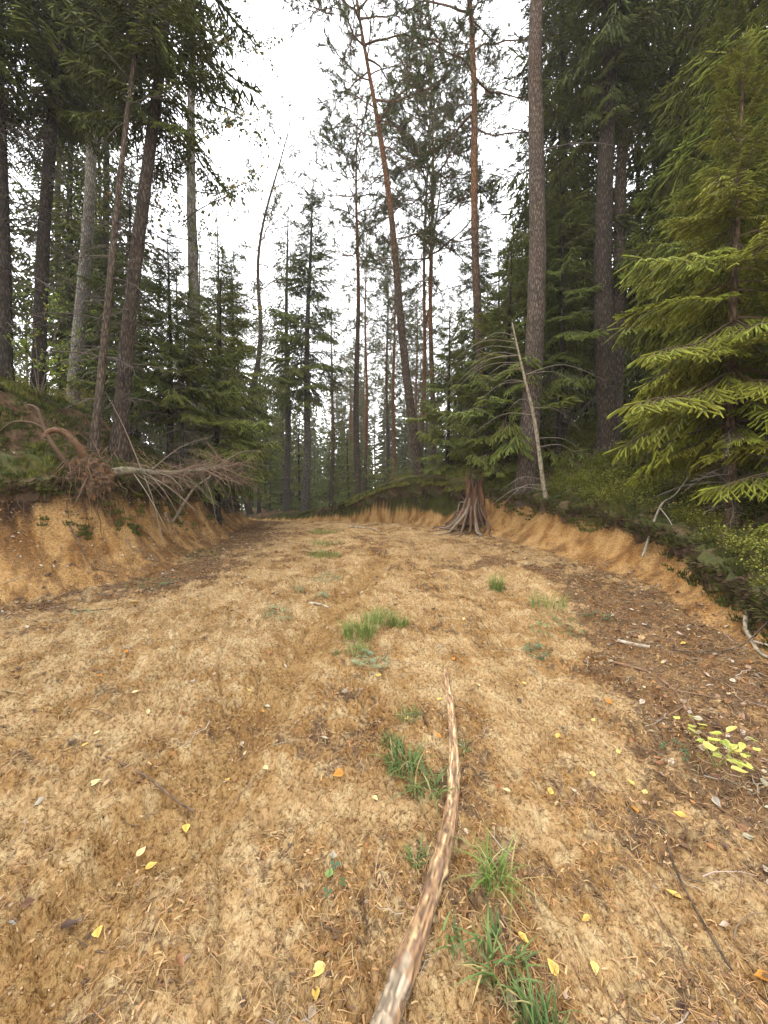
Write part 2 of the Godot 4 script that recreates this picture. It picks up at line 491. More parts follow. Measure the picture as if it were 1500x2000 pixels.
# a bare dead branch 1 m long along +x
func dead_branch(sd: int, droop: float) -> ArrayMesh:
	var r := rg(sd)
	var s := Shape.new()
	var c := Color(0.13, 0.105, 0.085)
	var pts := PackedVector3Array(); var rad := PackedFloat32Array()
	for i in 8:
		var u := i / 7.0
		pts.append(Vector3(u, -droop * u * u + r.randf_range(-0.01, 0.01), r.randf_range(-0.015, 0.015) + 0.06 * u * u))
		rad.append(lerpf(0.0125, 0.003, u))
	s.tube(pts, rad, 4, cols(8, c))
	for i in 16:
		var q := r.randi_range(1, 6)
		var o := pts[q]
		var side := -1.0 if r.randf() < 0.5 else 1.0
		var l := r.randf_range(0.1, 0.35) * (1.1 - q / 8.0)
		var e := o + Vector3(r.randf_range(0.4, 0.9), r.randf_range(-0.7, 0.1), side * r.randf_range(0.3, 0.9)).normalized() * l
		var m := o.lerp(e, 0.5) + Vector3(r.randf_range(-1, 1), r.randf_range(-1, 1), r.randf_range(-1, 1)) * l * 0.06
		s.tube(PackedVector3Array([o, m, e]), PackedFloat32Array([0.0048, 0.0036, 0.0018]), 3, cols(3, vary(c, r)), 0.0, null, false)
	return s.done()

# a pine limb 1 m long: crooked wood, tufts of long needles at the ends of its shoots
func pine_branch(sd: int, tufts: int, per: int) -> ArrayMesh:
	var r := rg(sd)
	var s := Shape.new()
	var bark := Color(0.15, 0.09, 0.055)
	var pts := PackedVector3Array(); var rad := PackedFloat32Array()
	for i in 8:
		var u := i / 7.0
		pts.append(Vector3(u * 0.92, 0.14 * sin(u * 2.4 + sd) * u + r.randf_range(-0.02, 0.02), r.randf_range(-0.04, 0.04) * u))
		rad.append(lerpf(0.014, 0.004, u))
	s.tube(pts, rad, 4, cols(8, bark), 0.0, null, false)
	var ends := []
	for i in tufts:
		var u := pow(r.randf(), 0.65)
		if i == 0: u = 0.99
		var q := clampf(u, 0.0, 0.999) * 7.0
		var o := pts[int(q)].lerp(pts[int(q) + 1], q - int(q))
		var l := r.randf_range(0.08, 0.34) * (1.15 - u * 0.6)
		var dir := Vector3(r.randf_range(0.2, 1.0), r.randf_range(-0.3, 0.7), r.randf_range(-1.0, 1.0)).normalized()
		var e := o + dir * l
		s.tube(PackedVector3Array([o, o.lerp(e, 0.5) + Vector3(0, -0.02, 0), e]), PackedFloat32Array([0.005, 0.004, 0.003]), 3, cols(3, bark), 0.0, null, false)
		ends.append([e, dir])
	var f := Shape.new()
	for i in s.idx.size() / 3:
		f.tri(s.v[s.idx[i * 3]], s.v[s.idx[i * 3 + 1]], s.v[s.idx[i * 3 + 2]], bark)
	for en in ends:
		var dir: Vector3 = (en[1] + Vector3(0, 0.5, 0)).normalized()
		var c := vary(Color(0.11, 0.13, 0.05), r, 0.2)
		for k in per:
			var o: Vector3 = en[0] - dir * r.randf_range(0.0, 0.09)
			var w := Vector3(r.randfn(), r.randfn(), r.randfn()).normalized()
			var tip := o + (dir * 0.8 + w * 0.85).normalized() * r.randf_range(0.05, 0.085)
			var side := dir.cross(w).normalized() * 0.004
			f.tri(o - side, tip, o + side, vary(c, r, 0.2))
	return f.done(true)

# a broad-leaved branch 1 m long
func leafy_branch(sd: int, leaves: int, size: float, col: Color, autumn: float) -> ArrayMesh:
	var r := rg(sd)
	var s := Shape.new()
	var bark := Color(0.1, 0.08, 0.06)
	var pts := PackedVector3Array(); var rad := PackedFloat32Array()
	for i in 6:
		var u := i / 5.0
		pts.append(Vector3(u, 0.1 * sin(u * 3.0 + sd) - 0.1 * u * u, r.randf_range(-0.05, 0.05)))
		rad.append(lerpf(0.009, 0.002, u))
	s.tube(pts, rad, 3, cols(6, bark), 0.0, null, false)
	var ends := []
	for i in 11:
		var q := r.randf_range(0.8, 4.9)
		var o := pts[int(q)].lerp(pts[int(q) + 1], q - int(q))
		var e := o + Vector3(r.randf_range(0.2, 1.0), r.randf_range(-0.5, 0.5), r.randf_range(-1, 1)).normalized() * r.randf_range(0.12, 0.38)
		s.tube(PackedVector3Array([o, o.lerp(e, 0.5) + Vector3(0, 0.01, 0), e]), PackedFloat32Array([0.0035, 0.0025, 0.0012]), 3, cols(3, bark), 0.0, null, false)
		ends.append([o, e])
	ends.append([pts[3], pts[5]])
	var f := Shape.new()
	for i in s.idx.size() / 3:
		f.tri(s.v[s.idx[i * 3]], s.v[s.idx[i * 3 + 1]], s.v[s.idx[i * 3 + 2]], bark)
	for i in leaves:
		var en = ends[r.randi() % ends.size()]
		var o: Vector3 = en[0].lerp(en[1], r.randf_range(0.2, 1.0))
		var t := Vector3(r.randf_range(-1, 1), r.randf_range(-0.9, 0.3), r.randf_range(-1, 1)).normalized()
		var w := t.cross(Vector3(r.randf_range(-1, 1), 1.0, r.randf_range(-1, 1))).normalized()
		var nn := t.cross(w)
		var z := size * r.randf_range(0.7, 1.2)
		var c := vary(col, r, 0.25)
		if r.randf() < autumn: c = vary(Color(0.3, 0.2, 0.04), r, 0.2)
		var a := o + t * z * 0.15
		f.tri(a, a + t * z * 0.45 + w * z * 0.36 + nn * z * 0.08, a + t * z, c)
		f.tri(a, a + t * z, a + t * z * 0.45 - w * z * 0.36 + nn * z * 0.08, c)
	return f.done(true)

var B := {}
func make_branches() -> void:
	B.near = [spruce_branch(1, 2, 0.35, 1.0), spruce_branch(2, 2, 0.6, 0.9)]
	B.mid = [spruce_branch(3, 1, 0.5, 0.35), spruce_branch(4, 1, 0.9, 0.25), spruce_branch(5, 1, 0.2, 0.4)]
	B.far = [spruce_branch(6, 0, 0.6, 0.3), spruce_branch(7, 0, 0.9, 0.2)]
	B.dead = [dead_branch(8, 0.18), dead_branch(9, 0.35)]
	B.pine = [pine_branch(10, 26, 26), pine_branch(11, 20, 26), pine_branch(12, 32, 22)]
	B.leaf = [leafy_branch(13, 70, 0.055, Color(0.09, 0.11, 0.03), 0.15), leafy_branch(14, 55, 0.055, Color(0.08, 0.1, 0.03), 0.25)]
	B.shrub = [leafy_branch(15, 60, 0.06, Color(0.13, 0.17, 0.035), 0.12)]

# ------------------------------------------------------------------ trees
# the middle line of a trunk: lean in metres per metre, a slow bend
func stem(o: Dictionary, y: float) -> Vector3:
	var b: float = o.get("bend", 0.06)
	var ph: float = o.get("seed", 1) * 1.7
	var l: Vector2 = o.get("lean", Vector2.ZERO)
	var cv: float = o.get("curve", 0.0)
	return Vector3(l.x * y + b * (sin(y * 0.55 + ph) - sin(ph)) + cv * y * y, y, l.y * y + b * (cos(y * 0.47 + ph) - cos(ph)))

func trunk_mesh(o: Dictionary) -> ArrayMesh:
	var r := rg(int(o.get("seed", 1)) + 900)
	var s := Shape.new()
	var h: float = o.h; var r0: float = o.r
	var sides := 7 if o.get("lod", 1) == 0 else 14
	var pts := PackedVector3Array(); var rad := PackedFloat32Array(); var cc := PackedColorArray()
	var y := -0.5
	var c0: Color = o.get("bark", Color(0.13, 0.105, 0.085))
	var c1: Color = o.get("bark_top", c0)
	var split: float = o.get("split", 0.35)
	while y < h:
		var yy := maxf(y, 0.0)
		pts.append(stem(o, yy) + Vector3(0, y - yy, 0))
		rad.append(maxf(r0 * pow(1.0 - yy / (h * 1.02), 0.75) * (1.0 + 0.55 * exp(-yy / 0.22)), 0.008))
		cc.append(vary(c0.lerp(c1, smoothstep(split - 0.12, split + 0.12, yy / h + r.randf_range(-0.06, 0.06))), r, 0.1))
		y += 0.12 if y < 0.8 else (0.3 if y < 6.0 else 0.6)
	s.tube(pts, rad, sides, cc, 0.06, r)
	return s.done()

func limb(az: float, pitch: float, roll: float, l: float, at: Vector3) -> Transform3D:
	var b := Basis(Vector3.UP, az) * Basis(Vector3(0, 0, 1), pitch) * Basis(Vector3(1, 0, 0), roll)
	return Transform3D(b.scaled_local(Vector3(l, l, l)), at)

# spruce: whorls of branches from o.cb up, dead twigs below
func spruce(called: String, x: float, d: float, label: String, o: Dictionary, group := "") -> Node3D:
	var r := rg(int(o.seed) * 31 + 7)
	var t := thing(called, Vector3(x, H(x, d, false) - 0.03, -d), label, "tree", group)
	part("trunk", trunk_mesh(o), M.bark, t)
	var kinds: Array = B[o.get("kind", "mid")]
	var where := []; var tint := []
	for k in kinds: where.append([]); tint.append(PackedColorArray())
	var h: float = o.h; var cb: float = o.cb; var R: float = o.R
	var y := cb
	var tone: Color = o.get("tone", Color(1, 1, 1))
	var dens: float = o.get("dens", 1.0)
	while y < h - 0.1:
		var u := (y - cb) / (h - cb)
		var k5 := r.randf_range(0.75, 1.2)
		var full := k5 * R * pow(1.0 - u, 0.85) * (0.55 + 0.45 * minf(1.0, u * 6.0 + 0.25)) + 0.12
		var k := int(r.randf_range(4.0, 6.0) * dens + 0.5)
		var a0 := r.randf() * TAU
		for i in k:
			if r.randf() < float(o.get("gaps", 0.08)): continue
			var l := full * r.randf_range(0.7, 1.15)
			var az := a0 + TAU * i / k + r.randf_range(-0.3, 0.3)
			var pitch := lerpf(-0.3, 0.45, u) + r.randf_range(-0.16, 0.16) - float(o.get("sag", 0.0)) * (1.0 - u)
			var v := r.randi() % kinds.size()
			where[v].append(limb(az, pitch, r.randf_range(-0.25, 0.25), l, stem(o, minf(y + r.randf_range(-0.08, 0.08), h))))
			var g := r.randf_range(0.8, 1.2)
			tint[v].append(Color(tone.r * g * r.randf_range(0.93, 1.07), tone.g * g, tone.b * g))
		y += lerpf(0.4, 0.24, u) * r.randf_range(0.8, 1.2) * float(o.get("step", 1.0))
	where[0].append(limb(0.0, PI / 2, 0.0, 0.45, stem(o, h - 0.3))); tint[0].append(tone)
	for v in kinds.size():
		if where[v].size(): scatter("foliage", kinds[v], M.needle, where[v], tint[v], t)
	dead_twigs(t, o, r, float(o.get("dead_from", 0.6)), cb + 0.5, int(o.get("dead", 0)), float(o.get("dead_len", 0.9)))
	return t

func dead_twigs(t: Node3D, o: Dictionary, r: RandomNumberGenerator, y0: float, y1: float, k: int, l: float) -> void:
	if k == 0: return
	var w := [[], []]; var tn := [PackedColorArray(), PackedColorArray()]
	for i in k:
		var v := r.randi() % 2
		w[v].append(limb(r.randf() * TAU, r.randf_range(-0.45, 0.25), r.randf_range(-0.6, 0.6), l * r.randf_range(0.35, 1.3), stem(o, r.randf_range(y0, y1))))
		var g := r.randf_range(0.5, 1.1)
		tn[v].append(Color(g, g, g))
	for v in 2:
		if w[v].size(): scatter("dead_twigs", B.dead[v], M.twig, w[v], tn[v], t)

# pine: bare stem, a few dead snags, an open crown of crooked limbs
func pine(called: String, x: float, d: float, label: String, o: Dictionary, group := "") -> Node3D:
	var r := rg(int(o.seed) * 17 + 3)
	var t := thing(called, Vector3(x, H(x, d, false) - 0.03, -d), label, "tree", group)
	if not o.has("bark"): o.bark = Color(0.15, 0.115, 0.09)
	if not o.has("bark_top"): o.bark_top = Color(0.33, 0.17, 0.085)
	part("trunk", trunk_mesh(o), M.bark, t)
	var kinds: Array = B[o.get("kind", "pine")]
	var where := []; var tint := []
	for k in kinds: where.append([]); tint.append(PackedColorArray())
	var h: float = o.h; var cb: float = o.cb; var R: float = o.R
	for i in int(o.limbs):
		var u := pow((i + r.randf()) / float(o.limbs), 0.85)
		var l := R * (0.45 + 0.75 * sin(PI * clampf(u * 0.75 + 0.22, 0.0, 1.0))) * r.randf_range(0.55, 1.1)
		var v := r.randi() % kinds.size()
		var az := i * 2.4 + r.randf_range(-0.5, 0.5)
		var p := stem(o, lerpf(cb, h - 0.1, u))
		where[v].append(limb(az, lerpf(0.0, 0.8, u) + r.randf_range(-0.3, 0.25), r.randf() * TAU, l, p))
		var g := r.randf_range(0.8, 1.2)
		tint[v].append(Color(g, g, g))
		if l > 1.2:   # side limbs
			for k in 2:
				var b := Basis(Vector3.UP, az) * Vector3(1, 0.15, 0)
				where[v].append(limb(az + r.randf_range(-0.9, 0.9), r.randf_range(-0.2, 0.6), r.randf() * TAU, l * 0.55, p + b * l * r.randf_range(0.3, 0.6)))
				tint[v].append(Color(g, g, g))
	for v in kinds.size():
		if where[v].size(): scatter("foliage", kinds[v], M.leaf if o.get("kind", "") == "leaf" else M.needle, where[v], tint[v], t)
	dead_twigs(t, o, r, cb * 0.45, cb + 1.0, int(o.get("dead", 8)), float(o.get("dead_len", 1.3)))
	if o.has("fork"):
		var fp := PackedVector3Array(); var fr := PackedFloat32Array(); var fc := PackedColorArray()
		for i in 16:
			var yy := lerpf(o.fork, h * 0.97, i / 15.0)
			var q := stem(o, yy) + Vector3(0.75 * sqrt(i / 15.0) + 0.05 * sin(i * 0.9), 0, 0.2 * i / 15.0)
			fp.append(q); fr.append(lerpf(0.07, 0.012, i / 15.0)); fc.append(vary(o.bark_top, r, 0.1))
		var fs := Shape.new(); fs.tube(fp, fr, 8, fc, 0.05, r)
		part("second_stem", fs.done(), M.bark, t)
		var fw := []; var ft := PackedColorArray()
		for i in 14:
			fw.append(limb(i * 2.4, r.randf_range(-0.1, 0.6), r.randf() * TAU, R * r.randf_range(0.35, 0.7), fp[r.randi_range(6, 15)])); ft.append(Color(1, 1, 1))
		scatter("foliage", kinds[0], M.needle, fw, ft, t)
	return t

func again(src: Node3D, x: float, d: float, turn: float, sc: float, label: String, group: String) -> Node3D:
	var t: Node3D = src.duplicate()
	t.name = numbered(String(src.name).rstrip("_0123456789"))
	add_child(t)
	t.position = Vector3(x, H(x, d, false) - 0.03, -d); t.rotation.y = turn; t.scale = Vector3(sc, sc, sc)
	return tag(t, label, "tree", group)

func shrub(x: float, d: float, label: String, h: float, k: int, sd: int, tone := Color(1, 1, 1)) -> void:
	var r := rg(sd)
	var t := thing("leafy_shrub", P(x, d), label, "shrub")
	var w := []; var tn := PackedColorArray()
	for i in 5:
		var a := i * 1.26 + r.randf_range(-0.3, 0.3)
		var e := Vector3(cos(a) * h * 0.35, h * r.randf_range(0.6, 0.9), sin(a) * h * 0.35)
		var s := Shape.new()
		s.tube(PackedVector3Array([Vector3(0, -0.05, 0), e * 0.5 + Vector3(0, 0.1 * h, 0), e]), PackedFloat32Array([0.012, 0.009, 0.004]), 5, cols(3, Color(0.11, 0.085, 0.06)))
		part("stem", s.done(), M.twig, t)
		for q in k / 5:
			w.append(limb(r.randf() * TAU, r.randf_range(-0.1, 0.9), r.randf() * TAU, h * r.randf_range(0.25, 0.5), e * r.randf_range(0.35, 1.0)))
			var g := r.randf_range(0.8, 1.2); tn.append(Color(tone.r * g, tone.g * g, tone.b * g))
	scatter("foliage", B.shrub[0], M.leaf, w, tn, t)

func V2(a: float, b: float) -> Vector2: return Vector2(a, b)

func make_trees() -> void:
	var grey := Color(0.17, 0.155, 0.135)
	var pale := Color(0.33, 0.31, 0.27)
	var brown := Color(0.125, 0.097, 0.075)
	var dim := Color(0.07, 0.055, 0.045)
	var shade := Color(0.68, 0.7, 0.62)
	# --- on the slope to the left
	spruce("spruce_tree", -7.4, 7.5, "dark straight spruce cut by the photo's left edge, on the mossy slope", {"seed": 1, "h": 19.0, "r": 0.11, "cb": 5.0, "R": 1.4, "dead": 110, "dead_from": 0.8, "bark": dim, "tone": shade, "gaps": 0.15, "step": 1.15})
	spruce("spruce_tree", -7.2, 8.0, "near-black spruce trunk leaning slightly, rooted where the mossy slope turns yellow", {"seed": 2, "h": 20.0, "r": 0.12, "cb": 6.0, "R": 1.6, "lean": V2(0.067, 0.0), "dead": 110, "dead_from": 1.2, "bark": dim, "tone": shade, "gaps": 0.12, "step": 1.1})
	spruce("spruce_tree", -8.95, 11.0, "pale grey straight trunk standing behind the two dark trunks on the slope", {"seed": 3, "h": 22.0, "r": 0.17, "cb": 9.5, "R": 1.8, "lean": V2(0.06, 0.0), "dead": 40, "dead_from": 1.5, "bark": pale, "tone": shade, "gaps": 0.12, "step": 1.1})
	pine("pine_tree", -15.0, 20.0, "thin pinkish pine far back between the pale trunk and the leaning one", {"seed": 4, "h": 18.0, "r": 0.12, "cb": 11.0, "R": 1.8, "limbs": 30, "lod": 0, "bark": Color(0.25, 0.17, 0.13)})
	spruce("spruce_tree", -5.0, 6.6, "thin brown stem leaning to the track just above the torn-up roots", {"seed": 5, "h": 10.5, "r": 0.066, "cb": 6.8, "R": 0.9, "lean": V2(0.134, 0.01), "dead": 44, "dead_from": 0.9, "bark": Color(0.165, 0.128, 0.096), "tone": shade, "gaps": 0.2, "dead_len": 0.8})
	spruce("spruce_tree", -4.97, 7.2, "stout brown spruce leaning to the track, with a scarred bark strip near its foot", {"seed": 6, "h": 17.0, "r": 0.13, "cb": 6.2, "R": 1.6, "lean": V2(0.1, 0.0), "dead": 100, "dead_from": 1.0, "bark": brown, "tone": shade, "gaps": 0.12, "step": 1.05})
	pine("aspen_tree", -6.05, 12.0, "tall pale thick trunk with thin greenish-brown leaves reaching into the open sky", {"seed": 7, "h": 21.0, "r": 0.2, "cb": 5.5, "R": 2.4, "limbs": 46, "kind": "leaf", "bark": pale, "bark_top": pale, "dead": 20, "dead_len": 1.0})
	spruce("spruce_tree", -4.8, 8.6, "dark young spruce dense to the ground behind the leaning brown trunk", {"seed": 8, "h": 5.4, "r": 0.07, "cb": 1.5, "R": 1.35, "dead": 40, "dead_from": 0.3, "bark": dim, "tone": Color(0.55, 0.58, 0.5), "dens": 1.5})
	spruce("spruce_tree", -4.35, 8.3, "thin crook-footed dark spruce sapling at the brink above the fallen trunk", {"seed": 9, "h": 4.2, "r": 0.045, "cb": 1.6, "R": 0.9, "curve": 0.015, "dead": 36, "dead_from": 0.2, "bark": dim, "tone": shade})
	spruce("spruce_tree", -4.3, 9.9, "bushy mid-green spruce overhanging the left side of the track", {"seed": 10, "h": 6.8, "r": 0.08, "cb": 1.3, "R": 1.75, "dead": 60, "dead_from": 0.2, "bark": dim, "dens": 1.15})
	spruce("spruce_tree", -5.3, 13.4, "dark green spruce at the bend where the track's left bank runs out", {"seed": 11, "h": 8.8, "r": 0.1, "cb": 1.0, "R": 1.9, "dead": 40, "dead_from": 0.2, "bark": dim, "dens": 1.1})
	spruce("spruce_tree", -6.9, 10.6, "young spruce filling the gap behind the stout leaning trunk", {"seed": 12, "h": 7.5, "r": 0.09, "cb": 1.4, "R": 1.6, "dead": 40, "dead_from": 0.3, "bark": dim, "tone": shade})
	# --- beyond the crest
	pine("crooked_tree", -6.9, 20.0, "crooked bare-topped tree bending over the gap of open sky", {"seed": 13, "h": 20.5, "r": 0.17, "cb": 9.0, "R": 2.2, "limbs": 26, "curve": 0.006, "lean": V2(-0.03, 0.0), "bend": 0.4, "dead": 26, "bark": Color(0.14, 0.12, 0.09), "bark_top": Color(0.16, 0.13, 0.1), "lod": 0})
	spruce("spruce_tree", -5.35, 21.0, "straight grey spruce left of the paired trunks beyond the crest", {"seed": 14, "h": 17.5, "r": 0.2, "cb": 6.5, "R": 2.0, "kind": "far", "dead": 36, "dead_from": 1.5, "bark": grey})
	spruce("spruce_tree", -3.7, 18.0, "grey-brown spruce trunk at the end of the track, its crown drooping over the path", {"seed": 15, "h": 15.5, "r": 0.2, "cb": 5.6, "R": 2.3, "lean": V2(0.02, 0.0), "dead": 36, "dead_from": 1.2, "bark": grey, "gaps": 0.15})
	pine("pine_tree", -1.27, 19.0, "slender straight pine with a narrow crown in the middle of the sky gap", {"seed": 16, "h": 20.5, "r": 0.165, "cb": 11.5, "R": 2.4, "limbs": 44, "dead": 14, "split": 0.5})
	pine("pine_tree", -1.25, 26.0, "orange pine half hidden behind the slender straight pine", {"seed": 17, "h": 20.0, "r": 0.15, "cb": 13.0, "R": 2.2, "limbs": 26, "lod": 0, "split": 0.2})
	pine("pine_tree", 0.2, 28.5, "far pine with a pointed light green crown low in the sky gap", {"seed": 18, "h": 20.0, "r": 0.17, "cb": 10.5, "R": 2.4, "limbs": 40, "lod": 0, "split": 0.45})
	pine("pine_tree", 0.68, 24.0, "bright orange-stemmed pine just above the mossy bank's far end", {"seed": 19, "h": 16.5, "r": 0.14, "cb": 9.5, "R": 1.9, "limbs": 30, "lod": 0, "bark": Color(0.36, 0.18, 0.085), "split": 0.2})
	pine("pine_tree", 1.15, 12.5, "pine leaning left over the track from behind the mossy bank", {"seed": 20, "h": 18.5, "r": 0.15, "cb": 10.5, "R": 2.6, "limbs": 34, "lean": V2(-0.095, 0.0), "curve": -0.002, "dead": 16, "split": 0.45})
	pine("forked_pine_tree", 1.65, 18.0, "thin orange pine forking into two stems beside the leaning pine", {"seed": 21, "h": 20.0, "r": 0.12, "cb": 12.5, "R": 2.0, "limbs": 30, "lean": V2(0.02, 0.0), "split": 0.2, "fork": 8.5})
	pine("pine_tree", 2.1, 17.0, "tall pink-brown pine with a wide hanging crown between leaning pine and orange pine", {"seed": 22, "h": 21.5, "r": 0.13, "cb": 9.5, "R": 2.9, "limbs": 58, "dead": 20, "split": 0.3})
	pine("pine_tree", 2.95, 11.0, "orange-barked pine rising out of the dense spruces left of the massive trunk", {"seed": 23, "h": 20.0, "r": 0.14, "cb": 9.5, "R": 2.4, "limbs": 34, "lean": V2(-0.035, 0.0), "dead": 24, "split": 0.3, "bark_top": Color(0.36, 0.2, 0.11)})
	pine("pine_tree", 3.7, 16.0, "very thin pink-stemmed pine close behind the orange-barked pine", {"seed": 24, "h": 19.0, "r": 0.08, "cb": 10.0, "R": 1.8, "limbs": 26, "lod": 0, "bark": Color(0.25, 0.16, 0.11)})
	pine("pine_tree", 3.43, 9.2, "massive grey-brown scaly trunk, the thickest in the right half of the photo", {"seed": 25, "h": 24.0, "r": 0.235, "cb": 12.5, "R": 2.6, "limbs": 30, "lean": V2(0.02, 0.0), "dead": 10, "bark": Color(0.19, 0.15, 0.12), "bark_top": Color(0.21, 0.16, 0.12)})
	# --- on the right
	spruce("spruce_tree", 5.75, 9.7, "pale grey-brown trunk leaning right, pale where bare near the photo's top", {"seed": 26, "h": 20.0, "r": 0.165, "cb": 9.5, "R": 1.8, "lean": V2(0.052, 0.0), "bark": Color(0.2, 0.16, 0.125), "bark_top": Color(0.34, 0.27, 0.2), "split": 0.4, "dead": 20, "tone": shade})
	spruce("spruce_tree", 5.25, 9.0, "thick dark spruce trunk standing behind the bilberry bank", {"seed": 27, "h": 19.0, "r": 0.23, "cb": 8.0, "R": 1.8, "bark": Color(0.11, 0.086, 0.066), "tone": shade, "dead": 40, "sag": 0.25, "gaps": 0.2, "dead_from": 0.5})
	spruce("spruce_tree", 4.15, 4.6, "bright yellow-green young spruce reaching over the bank by the photo's right edge", {"seed": 28, "h": 5.6, "r": 0.062, "cb": 1.25, "R": 1.6, "kind": "near", "tone": Color(1.15, 1.05, 0.8), "dens": 1.35, "step": 0.8, "bark": Color(0.2, 0.14, 0.09), "dead": 40, "dead_from": 0.2, "sag": 0.2, "gaps": 0.2})
	spruce("spruce_tree", 4.75, 4.0, "low spruce boughs cut by the photo's right edge above the near bank", {"seed": 38, "h": 3.6, "r": 0.04, "cb": 0.25, "R": 1.45, "kind": "near", "tone": Color(1.1, 1.0, 0.8), "dens": 1.2, "bark": brown, "sag": 0.15})
	spruce("spruce_tree", 5.3, 6.0, "mid-height spruce filling the gap behind the bright young spruce", {"seed": 39, "h": 7.5, "r": 0.07, "cb": 0.8, "R": 1.7, "kind": "near", "tone": Color(0.85, 0.85, 0.75), "dens": 1.2, "bark": brown, "sag": 0.25, "dead": 30})
	spruce("spruce_tree", 4.35, 9.6, "slim spruce whose sprays cover the massive trunk's right side", {"seed": 40, "h": 8.0, "r": 0.07, "cb": 2.0, "R": 1.3, "tone": Color(0.85, 0.88, 0.8), "bark": dim, "dead": 30, "sag": 0.3})
	spruce("spruce_tree", 6.4, 6.0, "tall spruce at the right edge whose long branches hang over the young bright spruce", {"seed": 29, "h": 15.0, "r": 0.14, "cb": 2.0, "R": 2.6, "kind": "near", "dens": 0.95, "tone": Color(0.9, 0.9, 0.8), "sag": 0.3, "bark": brown})
	spruce("spruce_tree", 7.5, 9.2, "dark curtain-like spruce between the pale leaning trunk and the right edge", {"seed": 30, "h": 17.0, "r": 0.15, "cb": 3.2, "R": 2.5, "sag": 0.35, "dead": 40, "bark": brown})
	spruce("spruce_tree", 5.2, 11.2, "tall dark spruce directly behind the massive grey-brown trunk", {"seed": 31, "h": 19.0, "r": 0.14, "cb": 2.8, "R": 2.2, "sag": 0.3, "dead": 40, "bark": dim})
	spruce("spruce_tree", 3.25, 10.2, "dense dark young spruce at the foot of the massive trunk", {"seed": 32, "h": 6.4, "r": 0.08, "cb": 0.35, "R": 1.85, "bark": dim, "dens": 1.25})
	spruce("spruce_tree", 1.9, 11.6, "low bushy spruce on the mossy bank above the exposed stump roots", {"seed": 33, "h": 4.9, "r": 0.06, "cb": 0.3, "R": 1.35, "bark": dim, "dens": 1.2})
	spruce("spruce_tree", 3.2, 12.6, "pointed mid-green spruce between the low bushy one and the orange-barked pine", {"seed": 34, "h": 8.2, "r": 0.09, "cb": 0.5, "R": 1.7, "bark": dim, "dens": 1.1})
	spruce("spruce_sapling", -1.3, 14.4, "knee-high spruce sapling at the far tip of the mossy bank", {"seed": 35, "h": 1.0, "r": 0.015, "cb": 0.08, "R": 0.5, "bark": dim, "step": 0.5})
	spruce("spruce_tree", 8.6, 9.4, "spruce in the gloom at the far right behind the hanging branches", {"seed": 36, "h": 16.0, "r": 0.14, "cb": 2.0, "R": 2.4, "bark": dim, "dead": 30})
	spruce("spruce_tree", 6.0, 7.4, "small spruce with spreading low boughs above the bilberries", {"seed": 37, "h": 3.4, "r": 0.04, "cb": 0.4, "R": 1.25, "tone": Color(1.1, 1.05, 0.85), "bark": brown})
	shrub(-0.2, 15.2, "pale-leaved bush beyond the far end of the mossy bank", 1.5, 30, 1, Color(1.3, 1.2, 1.1))
	shrub(0.9, 15.6, "second leafy bush beyond the bank, below the orange-stemmed pine", 1.7, 30, 2, Color(1.2, 1.2, 1.1))
	shrub(2.3, 16.2, "leafy bush behind the low bushy spruce on the bank", 1.6, 25, 3)
	shrub(-7.6, 10.0, "yellowish leafy bush on the slope between the dark and the pale trunk", 1.2, 30, 4, Color(1.7, 1.3, 0.8))
	shrub(-6.4, 10.4, "yellow-green bush on the slope just right of the pale straight trunk", 1.3, 30, 5, Color(1.5, 1.3, 0.8))
	shrub(-6.9, 7.7, "light green leafy sapling in front of the near-black trunk", 1.8, 20, 6, Color(1.2, 1.3, 0.9))
	# --- the wood behind: whole trees repeated
	var protos := {}
	protos.s1 = spruce("forest_spruce", -11.0, 13.5, "spruce standing among others in the wood up the left slope", {"seed": 41, "h": 17.0, "r": 0.14, "cb": 3.0, "R": 2.0, "kind": "far", "lod": 0, "bark": dim, "dead": 40}, "spruces in the wood up the left slope")
	protos.s2 = spruce("forest_spruce", -12.5, 17.0, "spruce standing among others in the wood up the left slope", {"seed": 42, "h": 19.0, "r": 0.15, "cb": 5.0, "R": 1.9, "kind": "far", "lod": 0, "bark": Color(0.1, 0.08, 0.065), "dead": 50}, "spruces in the wood up the left slope")
	protos.s3 = spruce("forest_spruce", 9.5, 13.0, "spruce standing among others in the dark wood behind the right bank", {"seed": 43, "h": 15.0, "r": 0.13, "cb": 1.0, "R": 2.2, "kind": "far", "lod": 0, "bark": dim, "dead": 20}, "spruces in the wood behind the right bank")
	protos.p1 = pine("forest_pine", 2.8, 33.0, "pine standing among others in the far wood beyond the crest", {"seed": 44, "h": 18.0, "r": 0.15, "cb": 9.0, "R": 2.2, "limbs": 34, "lod": 0, "split": 0.3}, "pines in the far wood beyond the crest")
	protos.y1 = spruce("young_forest_spruce", -2.5, 27.0, "young spruce among others on the far side of the crest", {"seed": 45, "h": 7.0, "r": 0.07, "cb": 0.3, "R": 1.7, "kind": "far", "lod": 0, "bark": dim}, "young spruces beyond the crest")
	var r := rg(77)
